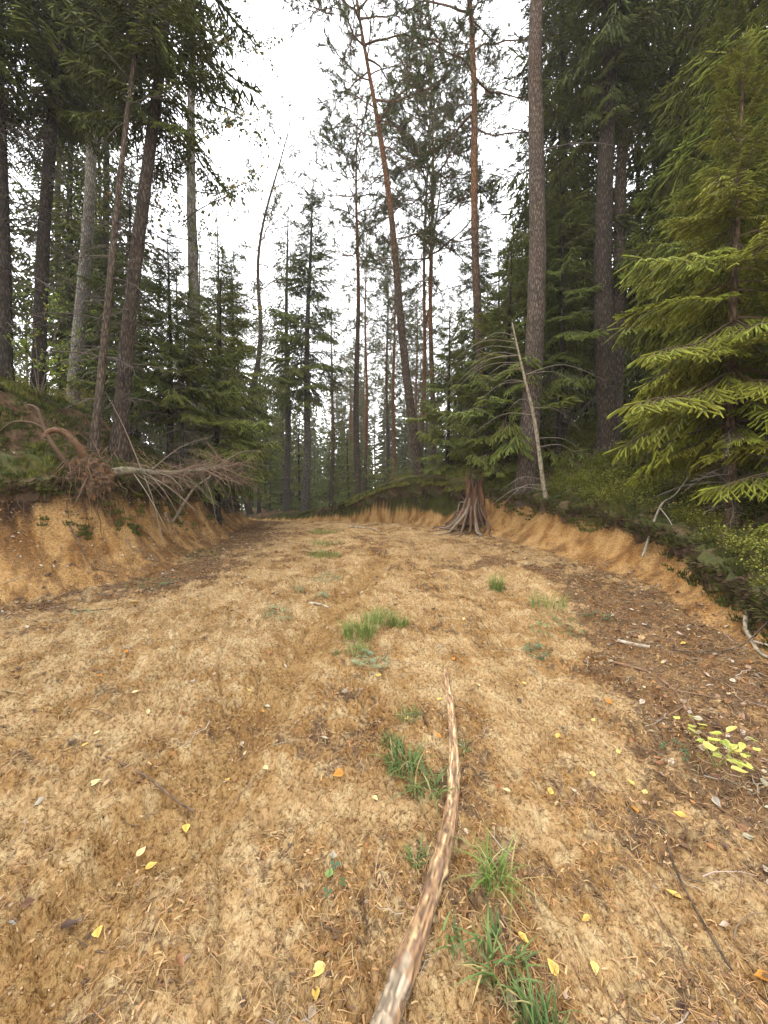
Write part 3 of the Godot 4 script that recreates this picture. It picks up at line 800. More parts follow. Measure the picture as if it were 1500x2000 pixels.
	var zones := [
		[26, -28.0, -9.5, 12.5, 32.0, ["s1", "s2", "s2"], "spruce standing among others in the wood up the left slope", "spruces in the wood up the left slope"],
		[44, 6.0, 26.0, 11.0, 30.0, ["s3", "s1", "s2"], "spruce standing among others in the dark wood behind the right bank", "spruces in the wood behind the right bank"],
		[20, -7.5, 14.0, 27.0, 52.0, ["p1"], "pine standing among others in the far wood beyond the crest", "pines in the far wood beyond the crest"],
		[22, -16.0, 14.0, 24.0, 48.0, ["y1"], "young spruce among others on the far side of the crest", "young spruces beyond the crest"],
		[22, -22.0, 20.0, 27.0, 52.0, ["s1", "s3"], "tall spruce among others in the far wood beyond the crest", "tall spruces beyond the crest"]]
	var taken := []
	for z in zones:
		var k := 0
		var tries := 0
		while k < z[0] and tries < 900:
			tries += 1
			var x := r.randf_range(z[1], z[2]); var d := r.randf_range(z[3], z[4])
			H(x, d, false)
			if h_dl < 0.5 and h_dr < 0.5: continue
			if absf(x) / d > 1.15: continue
			var ok := true
			for q in taken:
				if Vector2(x, d).distance_to(q) < 1.7: ok = false; break
			if not ok: continue
			taken.append(Vector2(x, d))
			again(protos[z[5][r.randi() % z[5].size()]], x, d, r.randf() * TAU, r.randf_range(0.8, 1.15), z[6], z[7])
			k += 1
	# the mass of the wood farther off
	var fs := Shape.new()
	fs.tube(PackedVector3Array([Vector3(0, -1, 0), Vector3(0, 8, 0), Vector3(0, 18, 0)]), PackedFloat32Array([0.2, 0.14, 0.02]), 5, cols(3, Color(0.1, 0.08, 0.06)), 0.0, null, false)
	var fm := Shape.new()
	for i in fs.idx.size() / 3: fm.tri(fs.v[fs.idx[i * 3]], fs.v[fs.idx[i * 3 + 1]], fs.v[fs.idx[i * 3 + 2]], Color(0.1, 0.08, 0.06))
	for i in 260:
		var y := lerpf(2.0, 18.0, pow(r.randf(), 0.9)); var az := r.randf() * TAU
		var l := 2.3 * (1.0 - y / 18.5) + 0.3
		var dir := Vector3(cos(az), -0.25, sin(az))
		shoot(fm, Vector3(0, y, 0) + dir * l * 0.3, Vector3(0, y, 0) + dir * l * r.randf_range(0.7, 1.1), 0.13, Color(0.05, 0.065, 0.018), Color(0.09, 0.11, 0.025), r, 3)
	var far_mesh := fm.done(true)
	var fw := []; var ft := PackedColorArray()
	for i in 330:
		var ang := r.randf_range(-0.95, 0.95); var dd := r.randf_range(46.0, 84.0)
		var sc := r.randf_range(0.6, 1.15)
		var fx := tan(ang) * dd * 0.8
		fw.append(Transform3D(Basis(Vector3.UP, r.randf() * TAU).scaled_local(Vector3(sc, sc, sc)), Vector3(fx, H(fx, dd, false), -dd)))
		var g := r.randf_range(0.8, 1.2); ft.append(Color(g, g, g))
	var dw := scatter("distant_wood", far_mesh, M.needle, fw, ft, self)
	print("trees done")

# ------------------------------------------------------------------ turf brink, roots, moss, bilberries, litter
func edge_x(left: bool, d: float) -> float:
	var q := clampf((d + 12.0) * 10.0, 0.0, 1218.9)
	var i := int(q) * LF
	var x := LUT[i + 1] if left else LUT[i + 5]
	for k in 12:
		H(x, d, false)
		x += (h_dl - h_wl) if left else (h_wr - h_dr)
	return x

func make_turf(left: bool, d0: float, d1: float, called: String) -> PackedVector3Array:
	var s := Shape.new()
	var sg := 1.0 if left else -1.0   # towards the track
	var lip := PackedVector3Array()
	var rows := int((d1 - d0) / 0.035)
	for i in rows + 1:
		var d := lerpf(d0, d1, i / float(rows))
		var ex := edge_x(left, d)
		var he := H(ex, d, false)
		var f := minf(1.0, minf(i, rows - i) / 18.0)
		var a: float = 0.5 + 0.9 * nz[2].get_noise_2d(d * 0.7, 3.0) + 0.5 * nz[3].get_noise_2d(d, 8.0)
		var ov: float = ((0.03 if left else 0.05) + 0.14 * clampf(a, 0.0, 1.3)) * f
		var th: float = ((0.14 if left else 0.19) + 0.15 * clampf(a, 0.0, 1.0) + 0.05 * nz[3].get_noise_2d(d * 1.3, 2.0)) * (0.4 + 0.6 * f)
		var drape := 0.0 if left else smoothstep(10.0, 11.3, d) * smoothstep(14.0, 13.2, d)
		ov += 0.22 * drape * clampf(0.6 + a * 0.6, 0.2, 1.2); th += 0.22 * drape * clampf(0.5 + a, 0.2, 1.3)
		var prof := [[-0.5, 0.0], [-0.3, 0.035], [-0.14, 0.05], [0.0, 0.05], [ov * 0.6, 0.03], [ov, -0.03], [ov * 1.05, -0.3 * th - 0.03], [ov * 0.85, -0.75 * th - 0.03], [ov * 0.3, -th - 0.04], [-0.12, -th - 0.05]]
		for k in prof.size():
			var x: float = ex + sg * prof[k][0]
			var y: float = (H(x, d, false) if k < 4 else he) + prof[k][1]
			var q: float = nz[4].get_noise_3d(x, y * 1.2, d) * 0.02 + nz[3].get_noise_3d(x, y * 2.0, d) * 0.035
			var p := Vector3(x + sg * q * (0.6 if k > 3 else 0.1), y + (q * 0.7 if k < 8 else 0.0), -d)
			s.v.append(p)
			var n0: float = nz[2].get_noise_2d(x + 4.0, d) + 0.5 * nz[3].get_noise_2d(x, d)
			var green := Color(0.042, 0.044, 0.017).lerp(Color(0.055, 0.056, 0.018), smoothstep(-0.05, 0.2, n0))
			if k < (8 if drape > 0.5 and n0 > -0.05 else 6): s.c.append(green.lerp(Color(0.09, 0.06, 0.035), smoothstep(0.1, 0.2, -n0)))
			else: s.c.append(Color(0.06, 0.04, 0.027).lerp(Color(0.13, 0.08, 0.045), smoothstep(0.0, 0.25, nz[4].get_noise_3d(x, y, d))))
			if k == 6: lip.append(p)
	var w := 10
	for i in rows:
		for k in w - 1:
			var a := i * w + k
			if left: s.idx.append_array(PackedInt32Array([a, a + w, a + 1, a + 1, a + w, a + w + 1]))
			else: s.idx.append_array(PackedInt32Array([a, a + 1, a + w, a + 1, a + w + 1, a + w]))
	part(called, s.done(true), M.moss, self, "structure")
	return lip

func hanging_roots(lip: PackedVector3Array, left: bool, k: int, sd: int, called: String) -> void:
	var r := rg(sd)
	var s := Shape.new()
	var sg := 1.0 if left else -1.0
	for i in k:
		var o := lip[r.randi() % lip.size()] + Vector3(-sg * 0.04, r.randf_range(-0.06, 0.02), 0)
		var l := r.randf_range(0.08, 0.3) * (1.6 if r.randf() < 0.12 else 1.0)
		var pts := PackedVector3Array([o]); var rad := PackedFloat32Array()
		var rr := r.randf_range(0.0012, 0.004) * (2.0 if r.randf() < 0.08 else 1.0)
		rad.append(rr)
		var dir := Vector3(sg * r.randf_range(-0.1, 0.6), r.randf_range(-1.0, -0.25), r.randf_range(-0.8, 0.8)).normalized()
		var p := o
		for q in 4:
			dir = (dir + Vector3(r.randf_range(-0.4, 0.4), r.randf_range(-0.5, 0.1), r.randf_range(-0.4, 0.4))).normalized()
			p += dir * l / 4.0
			pts.append(p); rad.append(rr * (1.0 - q * 0.2))
		s.tube(pts, rad, 3, cols(5, vary(Color(0.12, 0.07, 0.04) if r.randf() < 0.7 else Color(0.22, 0.16, 0.11), r, 0.3)), 0.0, null, false)
	part(called, s.done(), M.twig, self, "stuff")

func moss_tuft(sd: int, k: int, h: float, spread: float) -> ArrayMesh:
	var r := rg(sd); var s := Shape.new()
	for i in k:
		var a := r.randf() * TAU
		var o := Vector3(cos(a), 0, sin(a)) * spread * sqrt(r.randf())
		var t := o * r.randf_range(1.1, 1.9) + Vector3(r.randf_range(-0.01, 0.01), h * r.randf_range(0.5, 1.1), r.randf_range(-0.01, 0.01))
		var w := Vector3(-sin(a), 0, cos(a)) * 0.009
		s.tri(o - w, t, o + w, vary(Color(0.9, 0.9, 0.9), r, 0.25))
	return s.done(true)

func bilberry(sd: int, leaves: int) -> ArrayMesh:
	var r := rg(sd); var s := Shape.new()
	for i in 7:
		var a := r.randf() * TAU
		var top := Vector3(cos(a) * 0.13, 0.26 * r.randf_range(0.6, 1.1), sin(a) * 0.13)
		var w := Vector3(-sin(a), 0, cos(a)) * 0.0022
		s.quad(-w, w, top + w * 0.5, top - w * 0.5, Color(0.5, 0.5, 0.35))
		for k in leaves / 7:
			var u := r.randf_range(0.3, 1.0)
			var o := top * u + Vector3(r.randf_range(-0.05, 0.05), r.randf_range(-0.03, 0.05), r.randf_range(-0.05, 0.05))
			var t := Vector3(r.randf_range(-1, 1), r.randf_range(-0.2, 0.6), r.randf_range(-1, 1)).normalized()
			var sd2 := t.cross(Vector3(r.randf_range(-0.5, 0.5), 1, r.randf_range(-0.5, 0.5))).normalized()
			var z := r.randf_range(0.022, 0.034)
			var c := vary(Color(1, 1, 1), r, 0.3)
			if r.randf() < 0.06: c = Color(2.2, 1.0, 0.7)
			s.quad(o, o + t * z * 0.5 + sd2 * z * 0.3, o + t * z, o + t * z * 0.5 - sd2 * z * 0.3, c)
	return s.done(true)

func lay(x: float, d: float, turn: float, sc: Vector3, lift := 0.0, tip := 0.15, r: RandomNumberGenerator = null) -> Transform3D:
	var n := up_at(x, d, 0.03)
	var f := Vector3(cos(turn), 0, sin(turn))
	var z := f.cross(n).normalized()
	f = n.cross(z)
	var b := Basis(f, n, z)
	if r: b = b * Basis(Vector3(1, 0, 0), r.randf_range(-tip, tip)) * Basis(Vector3(0, 0, 1), r.randf_range(-tip, tip))
	return Transform3D(b.scaled_local(sc), P(x, d, lift))

func make_cover() -> void:
	var r := rg(501)
	var lipR := make_turf(false, 0.5, 14.2, "turf_edge_right")
	var lipL := make_turf(true, 2.6, 13.0, "turf_edge_left")
	hanging_roots(lipR, false, 420, 61, "rootlets")
	hanging_roots(lipL, true, 800, 62, "rootlets")
	# moss on both banks
	var tufts := [moss_tuft(1, 16, 0.045, 0.045), moss_tuft(2, 20, 0.06, 0.06)]
	var where := [[], []]; var tint := [PackedColorArray(), PackedColorArray()]
	var k := 0; var tries := 0
	while k < 42000 and tries < 160000:
		tries += 1
		var left := r.randf() < 0.55
		var d := 2.4 + 13.5 * pow(r.randf(), 1.3)
		var x := edge_guess(left, d) + (-1.0 if left else 1.0) * (pow(r.randf(), 1.3) * 5.5 - (0.75 if left and d > 5.0 and d < 11.0 else 0.12))
		var y := H(x, d)
		if h_dl <= 0.0 and h_dr <= 0.0: continue
		var n: float = nz[1].get_noise_2d(x + 20.0, d) + 0.5 * nz[2].get_noise_2d(x + 9.0, d)
		if n < -0.06 and r.randf() < 0.85: continue
		if left and h_dl < h_wl and (h_dl < h_wl * 0.5 or nz[2].get_noise_2d(x + 2.0, d) + (h_dl / h_wl - 0.8) < 0.05): continue
		var v := r.randi() % 2
		var sc := r.randf_range(0.7, 1.5)
		where[v].append(Transform3D(Basis(Vector3.UP, r.randf() * TAU).scaled_local(Vector3(sc, sc, sc)), Vector3(x, y - 0.004 + (0.045 if absf(x - edge_guess(left, d)) < 0.1 else 0.0), -d)))
		var g := r.randf_range(0.75, 1.25)
		var c := Color(0.06, 0.07, 0.016).lerp(Color(0.13, 0.135, 0.026), clampf(n * 2.0 + r.randf_range(-0.3, 0.3), 0.0, 1.0))
		if r.randf() < 0.12: c = Color(0.16, 0.11, 0.05)
		tint[v].append(Color(c.r * g, c.g * g, c.b * g))
		k += 1
	for v in 2: scatter("moss", tufts[v], M.moss, where[v], tint[v], self)
	# moss hanging over the brinks
	var hw := []; var ht := PackedColorArray()
	for lip in [lipR, lipL]:
		for i in 2600:
			var p: Vector3 = lip[r.randi() % lip.size()] + Vector3(r.randf_range(-0.05, 0.05), r.randf_range(-0.02, 0.09), r.randf_range(-0.03, 0.03))
			var sg := -1.0 if lip == lipR else 1.0
			p.x -= sg * 0.02
			var b := Basis(Vector3(0, 0, 1), -sg * r.randf_range(0.3, 2.2)) * Basis(Vector3.UP, r.randf() * TAU)
			var sc := r.randf_range(0.6, 1.3)
			hw.append(Transform3D(b.scaled_local(Vector3(sc, sc, sc)), p))
			var g := r.randf_range(0.6, 1.2)
			ht.append(Color(0.1 * g, 0.11 * g, 0.022 * g) if p.y > 0.0 and r.randf() < 0.45 else Color(0.1 * g, 0.065 * g, 0.035 * g))
	scatter("moss", tufts[1], M.moss, hw, ht, self)
	var mw := []; var mt := PackedColorArray()
	var mound := PackedVector3Array()
	for p in lipR:
		if p.z < -10.2: mound.append(p)
	for i in 4200:
		var p: Vector3 = mound[r.randi() % mound.size()]
		var back := r.randf_range(-0.08, 0.6)
		var q := Vector3(p.x + back, 0, p.z - back * 0.6)
		q.y = maxf(H(q.x, -q.z, false) + 0.02, p.y + minf(back * 1.2, 0.14)) if back > 0.0 else p.y + back
		var sc := r.randf_range(0.8, 1.5)
		mw.append(Transform3D((Basis(Vector3(0, 0, 1), r.randf_range(0.0, 1.2)) * Basis(Vector3.UP, r.randf() * TAU)).scaled_local(Vector3(sc, sc, sc)), q))
		var g := r.randf_range(0.7, 1.25)
		mt.append(Color(0.19 * g, 0.19 * g, 0.04 * g))
	scatter("moss", tufts[1], M.moss, mw, mt, self)
	hanging_roots(mound, false, 160, 63, "rootlets")
	# bilberries
	var bb := [bilberry(5, 50), bilberry(6, 64), bilberry(7, 42)]
	var bw := [[], [], []]; var bt := [PackedColorArray(), PackedColorArray(), PackedColorArray()]
	for i in 5200:
		var left := i > 4200
		var d := 2.3 + 9.5 * pow(r.randf(), 0.9)
		var off := 0.05 + 4.2 * pow(r.randf(), 1.1)
		if left:
			d = r.randf_range(6.0, 13.0); off = r.randf_range(2.2, 6.0)
		var x := edge_guess(left, d) + (-off if left else off)
		var y := H(x, d, false)
		if nz[1].get_noise_2d(x * 1.4 + 70.0, d * 1.4) < -0.12: continue
		if not left and d > 8.2 and x < 2.9: continue
		var v := r.randi() % 3
		var sc := r.randf_range(0.6, 1.25)
		bw[v].append(Transform3D(Basis(Vector3.UP, r.randf() * TAU).scaled_local(Vector3(sc, sc, sc)), Vector3(x, y + (0.03 if off < 0.3 else -0.01), -d)))
		var g := r.randf_range(0.7, 1.25)
		var c := Color(0.18, 0.2, 0.038).lerp(Color(0.33, 0.31, 0.06), clampf(r.randf_range(-0.6, 1.0) + (0.5 if left else 0.0), 0.0, 1.0))
		bt[v].append(Color(c.r * g, c.g * g, c.b * g))
	for v in 3: scatter("bilberry_bushes", bb[v], M.leaf, bw[v], bt[v], self)

func edge_guess(left: bool, d: float) -> float:
	var i := int(clampf((d + 12.0) * 10.0, 0.0, 1218.9)) * LF
	return LUT[i + 1] - LUT[i + 3] if left else LUT[i + 5] + LUT[i + 7]

func curled_leaf(sd: int, long: float, wide: float, col: Color, curl: float, stalk := true) -> ArrayMesh:
	var r := rg(sd); var s := Shape.new()
	var prof := [[0.0, 0.0], [0.12, 0.3], [0.3, 0.5], [0.5, 0.46], [0.7, 0.3], [0.86, 0.13], [1.0, 0.0]]
	var mid := PackedVector3Array(); var lf := PackedVector3Array(); var rt := PackedVector3Array()
	var twist := r.randf_range(-0.6, 0.6)
	for p in prof:
		var u: float = p[0]; var w: float = p[1] * wide * r.randf_range(0.86, 1.1)
		var y: float = long * (0.05 + curl * 0.5 * (u - 0.5) * (u - 0.5) * 2.0)
		var m := Vector3((u - 0.5) * long, y, 0.06 * long * sin(u * 3.0) * twist)
		mid.append(m)
		lf.append(m + Vector3(0, w * (0.25 + curl * 0.6 + twist * u * 0.3), w))
		rt.append(m + Vector3(0, w * (0.25 + curl * 0.6 - twist * u * 0.3), -w))
	var dk := Color(col.r * 0.72, col.g * 0.66, col.b * 0.6)
	for i in prof.size() - 1:
		for sdv in [lf, rt]:
			var c1 := vary(col, r, 0.1); var c2 := vary(col, r, 0.1)
			s.tri3(mid[i], sdv[i], sdv[i + 1], dk, c1, c2)
			s.tri3(mid[i], sdv[i + 1], mid[i + 1], dk, c2, dk)
	if stalk:
		var a := mid[0]; var b := a + Vector3(-0.32 * long, 0.06 * long, 0.1 * long * twist)
		var w := Vector3(0, 0, 0.0008)
		s.quad(a - w, a + w, b + w, b - w, dk)
		s.quad(a - Vector3(0, 0.0008, 0), a + Vector3(0, 0.0008, 0), b + Vector3(0, 0.0008, 0), b - Vector3(0, 0.0008, 0), dk)
	return s.done(true)

func make_litter() -> void:
	var r := rg(601)
	# fallen needles and chips
	var ns := []
	for q in 3:
		var s := Shape.new()
		var l: float = [0.045, 0.03, 0.02][q]; var w: float = [0.0009, 0.0009, 0.0022][q]
		for sgn in ([-1.0, 1.0] if q == 0 else [1.0]):
			var bend: float = [0.010, 0.005, 0.0][q] * sgn
			var a := Vector3(-l / 2, 0, 0); var m := Vector3(0, 0.003, bend); var b := Vector3(l / 2, 0.001, bend * 2.2)
			s.quad(a - Vector3(0, 0, w), a + Vector3(0, 0, w), m + Vector3(0, 0, w), m - Vector3(0, 0, w), Color(1, 1, 1))
			s.quad(m - Vector3(0, 0, w), m + Vector3(0, 0, w), b + Vector3(0, 0, w * 0.5), b - Vector3(0, 0, w * 0.5), Color(1, 1, 1))
		ns.append(s.done(true))
	var nw := [[], [], []]; var nt := [PackedColorArray(), PackedColorArray(), PackedColorArray()]
	for i in 110000:
		var d := 0.75 + 9.0 * pow(r.randf(), 1.5)
		var x := r.randf_range(-1.0, 1.0) * minf(4.6, d * 1.05 + 0.3)
		H(x, d, false)
		if h_dl > 0.9 or h_dr > 0.2: continue
		var heavy := 0.3
		if h_dr > -2.2: heavy += 0.8 * smoothstep(-2.2 + 0.2 * d, -0.9, h_dr)
		if h_dl > -1.6: heavy += 0.5 * smoothstep(-1.6, -0.3, h_dl)
		heavy += 0.9 * nz[2].get_noise_2d(x + 9.0, d) + 0.6 * nz[1].get_noise_2d(x + 20.0, d)
		if r.randf() > heavy: continue
		var v := 0 if r.randf() < 0.3 else (1 if r.randf() < 0.5 else 2)
		nw[v].append(lay(x, d, r.randf() * TAU, Vector3.ONE * r.randf_range(0.7, 1.3) * (1.0 + 0.06 * d), 0.003, 0.25, r))
		var c: Color = [Color(0.3, 0.17, 0.075), Color(0.16, 0.085, 0.04), Color(0.1, 0.06, 0.035), Color(0.34, 0.225, 0.11)][r.randi() % 4]
		nt[v].append(vary(c, r, 0.25))
	for v in 3: scatter("fallen_needles", ns[v], M.dry, nw[v], nt[v], self)
	# brown leaf litter along both sides
	var lv := [curled_leaf(21, 0.042, 0.026, Color.WHITE, 0.5), curled_leaf(22, 0.05, 0.03, Color.WHITE, 1.0), curled_leaf(23, 0.03, 0.02, Color.WHITE, 0.2)]
	var lw := [[], [], []]; var lt := [PackedColorArray(), PackedColorArray(), PackedColorArray()]
	for i in 20000:
		var d := 0.8 + 11.0 * pow(r.randf(), 1.35)
		var x := r.randf_range(-1.0, 1.0) * minf(5.0, d * 1.05 + 0.3)
		H(x, d, false)
		if h_dr > 0.15 or h_dl > 3.0: continue
		var heavy := 0.03
		if h_dr > -2.0: heavy += 0.6 * smoothstep(-2.0 + 0.15 * d, -0.8, h_dr) * smoothstep(9.0, 4.0, d)
		if h_dl > -1.5: heavy += 0.45 * smoothstep(-1.5, -0.3, h_dl)
		if d > 4.0: heavy += 0.14
		heavy += 0.4 * nz[2].get_noise_2d(x + 9.0, d) * (1.0 if heavy > 0.1 else 0.15)
		if r.randf() > heavy: continue
		var v := r.randi() % 3
		lw[v].append(lay(x, d, r.randf() * TAU, Vector3.ONE * r.randf_range(0.6, 1.15), 0.002, 0.5, r))
		var c: Color = [Color(0.22, 0.12, 0.06), Color(0.13, 0.075, 0.045), Color(0.3, 0.22, 0.15), Color(0.42, 0.36, 0.28), Color(0.1, 0.065, 0.045), Color(0.3, 0.15, 0.06)][r.randi() % 6]
		lt[v].append(vary(c, r, 0.25))
	for v in 3: scatter("leaf_litter", lv[v], M.dry, lw[v], lt[v], self)
	# small twigs
	var tw := []
	for q in 3:
		var s := Shape.new(); var pts := PackedVector3Array(); var rad := PackedFloat32Array()
		for i in 5:
			pts.append(Vector3((i / 4.0 - 0.5) * 0.16, 0.004 + r.randf_range(0.0, 0.008), r.randf_range(-0.012, 0.012)))
			rad.append(lerpf(0.0026, 0.0012, i / 4.0))
		s.tube(pts, rad, 4, cols(5, Color.WHITE))
		s.tube(PackedVector3Array([pts[2], pts[2] + Vector3(0.03, 0.006, 0.03)]), PackedFloat32Array([0.0014, 0.0008]), 3, cols(2, Color.WHITE), 0.0, null, false)
		tw.append(s.done())
	var ww := [[], [], []]; var wt := [PackedColorArray(), PackedColorArray(), PackedColorArray()]
	for i in 5200:
		var d := 0.8 + 9.0 * pow(r.randf(), 1.5)
		var x := r.randf_range(-1.0, 1.0) * minf(4.8, d * 1.05 + 0.3)
		H(x, d, false)
		if h_dr > 0.2 or h_dl > 2.5: continue
		var heavy := 0.1
		if h_dr > -2.0: heavy += 0.6 * smoothstep(-2.0 + 0.15 * d, -0.7, h_dr)
		if h_dl > -1.6: heavy += 0.5 * smoothstep(-1.6, -0.4, h_dl)
		if r.randf() > heavy: continue
		var v := r.randi() % 3
		var sc := r.randf_range(0.4, 1.5)
		ww[v].append(lay(x, d, r.randf() * TAU, Vector3(sc, sc * 0.8, sc), 0.0, 0.1, r))
		var c: Color = [Color(0.16, 0.1, 0.06), Color(0.09, 0.06, 0.04), Color(0.3, 0.24, 0.18), Color(0.22, 0.13, 0.07)][r.randi() % 4]
		wt[v].append(vary(c, r, 0.2))
	for v in 3: scatter("small_twigs", tw[v], M.dry, ww[v], wt[v], self)
	# crumbs of sand
	var cr := []
	for q in 2:
		var sp := SphereMesh.new(); sp.radius = 0.5; sp.height = 1.0; sp.radial_segments = 6; sp.rings = 3
		var arr := sp.get_mesh_arrays(); var vv: PackedVector3Array = arr[Mesh.ARRAY_VERTEX]
		for i in vv.size():
			var p := vv[i]
			vv[i] = p * (1.0 + 0.35 * sin(p.x * 7.0 + q * 2.0) * cos(p.z * 6.0 + q) + 0.2 * sin(p.y * 9.0))
		var s := Shape.new(); s.v = vv; s.idx = arr[Mesh.ARRAY_INDEX]; s.c = cols(vv.size(), Color.WHITE)
		cr.append(s.done(true))
	var cw := [[], []]; var ct := [PackedColorArray(), PackedColorArray()]
	for i in 9000:
		var d := 0.8 + 5.0 * pow(r.randf(), 1.6)
		var x := r.randf_range(-1.0, 1.0) * minf(3.6, d * 1.05 + 0.3)
		H(x, d, false)
		if h_dr > 0.5 or h_dl > 0.8: continue
		var v := r.randi() % 2
		var sc := 0.004 + 0.012 * pow(r.randf(), 3.0)
		cw[v].append(lay(x, d, r.randf() * TAU, Vector3(sc * r.randf_range(0.8, 1.6), sc * 0.7, sc), 0.0, 0.4, r))
		ct[v].append(vary([Color(0.33, 0.22, 0.115), Color(0.28, 0.17, 0.08), Color(0.36, 0.25, 0.14), Color(0.14, 0.09, 0.055)][0 if r.randf() < 0.4 else r.randi() % 4], r, 0.15))
	for v in 2: scatter("sand_crumbs", cr[v], M.dry, cw[v], ct[v], self)

# ------------------------------------------------------------------ single things on the ground
func curve_pts(pts: Array, k: int) -> PackedVector3Array:
	var o := PackedVector3Array()
	var n := pts.size()
	for i in n - 1:
		var p0: Vector3 = pts[maxi(i - 1, 0)]; var p1: Vector3 = pts[i]; var p2: Vector3 = pts[i + 1]; var p3: Vector3 = pts[mini(i + 2, n - 1)]
		for q in k: o.append(p1.cubic_interpolate(p2, p0, p3, q / float(k)))
	o.append(pts[n - 1])
	return o

func tapered(pts: PackedVector3Array, r0: float, r1: float, sides: int, col: Color, sd: int, rough := 0.08) -> ArrayMesh:
	var r := rg(sd); var s := Shape.new()
	var rad := PackedFloat32Array(); var cc := PackedColorArray()
	for i in pts.size():
		rad.append(lerpf(r0, r1, i / float(pts.size() - 1))); cc.append(vary(col, r, 0.14))
	s.tube(pts, rad, sides, cc, rough, r)
	return s.done()

# the same points measured from a thing's own foot
func from(foot: Vector3, pts: Array) -> Array:
	var o := []
	for p in pts: o.append(p - foot)
	return o

func stripped_branch() -> void:
	var spots := [[-0.02, 1.02], [0.08, 1.21], [0.19, 1.43], [0.28, 1.66], [0.34, 1.88], [0.39, 2.16], [0.42, 2.42], [0.44, 2.68], [0.46, 2.90]]
	var foot := P(0.28, 1.66)
	var pts := []
	for i in spots.size():
		pts.append(Vector3(spots[i][0], H(spots[i][0], spots[i][1], false) + [0.022, 0.02, 0.018, 0.016, 0.014, 0.012, 0.012, 0.01, 0.006][i], -spots[i][1]) - foot)
	var line := curve_pts(pts, 30)
	var t := thing("fallen_branch", foot, "long bark-stripped reddish branch lying along the middle of the track", "branch")
	var r := rg(700); var s := Shape.new()
	var n := line.size()
	var f := FastNoiseLite.new(); f.seed = 9; f.frequency = 2.2; f.fractal_octaves = 3
	var sides := 28
	var base := 0
	var nn := Vector3.UP
	for i in n:
		var u := i / float(n - 1)
		var tg := (line[mini(i + 1, n - 1)] - line[maxi(i - 1, 0)]).normalized()
		nn = (nn - tg * nn.dot(tg)).normalized()
		var bb := tg.cross(nn)
		var rr := lerpf(0.036, 0.019, u) * (1.0 + 0.1 * sin(u * 23.0) * sin(u * 7.0) + 0.22 * exp(-pow((u - 0.27) / 0.012, 2.0)) + 0.2 * exp(-pow((u - 0.52) / 0.01, 2.0)) + 0.25 * exp(-pow((u - 0.8) / 0.012, 2.0))) * (1.0 - 0.55 * smoothstep(0.9, 1.0, u))
		for j in sides:
			var a := TAU * j / sides
			var o := nn * cos(a) + bb * sin(a)
			var q := f.get_noise_3d(cos(a) * 0.5, sin(a) * 0.5, u * 1.9)
			var q2 := f.get_noise_3d(cos(a) * 1.3, sin(a) * 1.3, u * 9.0 + 9.0)
			var q3 := f.get_noise_3d(cos(a) * 4.5, sin(a) * 4.5, u * 14.0 + 20.0)
			# bark in long plates over pale wood
			var bark := smoothstep(-0.015, 0.015, q * 0.9 + q2 * 0.5 + q3 * 0.35 + 0.07 + 0.12 * sin(a + 1.2) - (0.5 if u < 0.09 else 0.0))
			var wood := Color(0.48, 0.33, 0.17).lerp(Color(0.36, 0.27, 0.17), smoothstep(0.0, 0.2, q2))
			if u < 0.12: wood = Color(0.33, 0.26, 0.18).lerp(Color(0.16, 0.12, 0.085), smoothstep(0.0, 0.15, q2))
			s.v.append(line[i] + o * rr * (1.0 + 0.07 * bark + 0.12 * q2 + 0.1 * q3 - (0.35 * smoothstep(0.05, 0.25, q3 + q2) if u < 0.08 else 0.0)))
			s.n.append(o)
			s.c.append(wood.lerp(Color(0.25, 0.15, 0.08).lerp(Color(0.15, 0.092, 0.058), smoothstep(-0.05, 0.2, q2)), bark) * (1.0 + 1.3 * q3))
	for i in n - 1:
		for j in sides:
			var a := i * sides + j; var b := i * sides + (j + 1) % sides
			s.idx.append_array(PackedInt32Array([a, a + sides, b, b, a + sides, b + sides]))
	part("stem", s.done(), M.twig, t)
	for k in [[46, 0.03], [100, 0.025], [156, 0.02]]:
		var o: Vector3 = line[k[0]]
		part("knot_stub", tapered(PackedVector3Array([o, o + Vector3(-0.022 - k[1], 0.012, -0.01), o + Vector3(-0.03 - k[1], 0.016, -0.02)]), 0.008, 0.004, 7, Color(0.3, 0.2, 0.12), k[0]), M.wood, t)

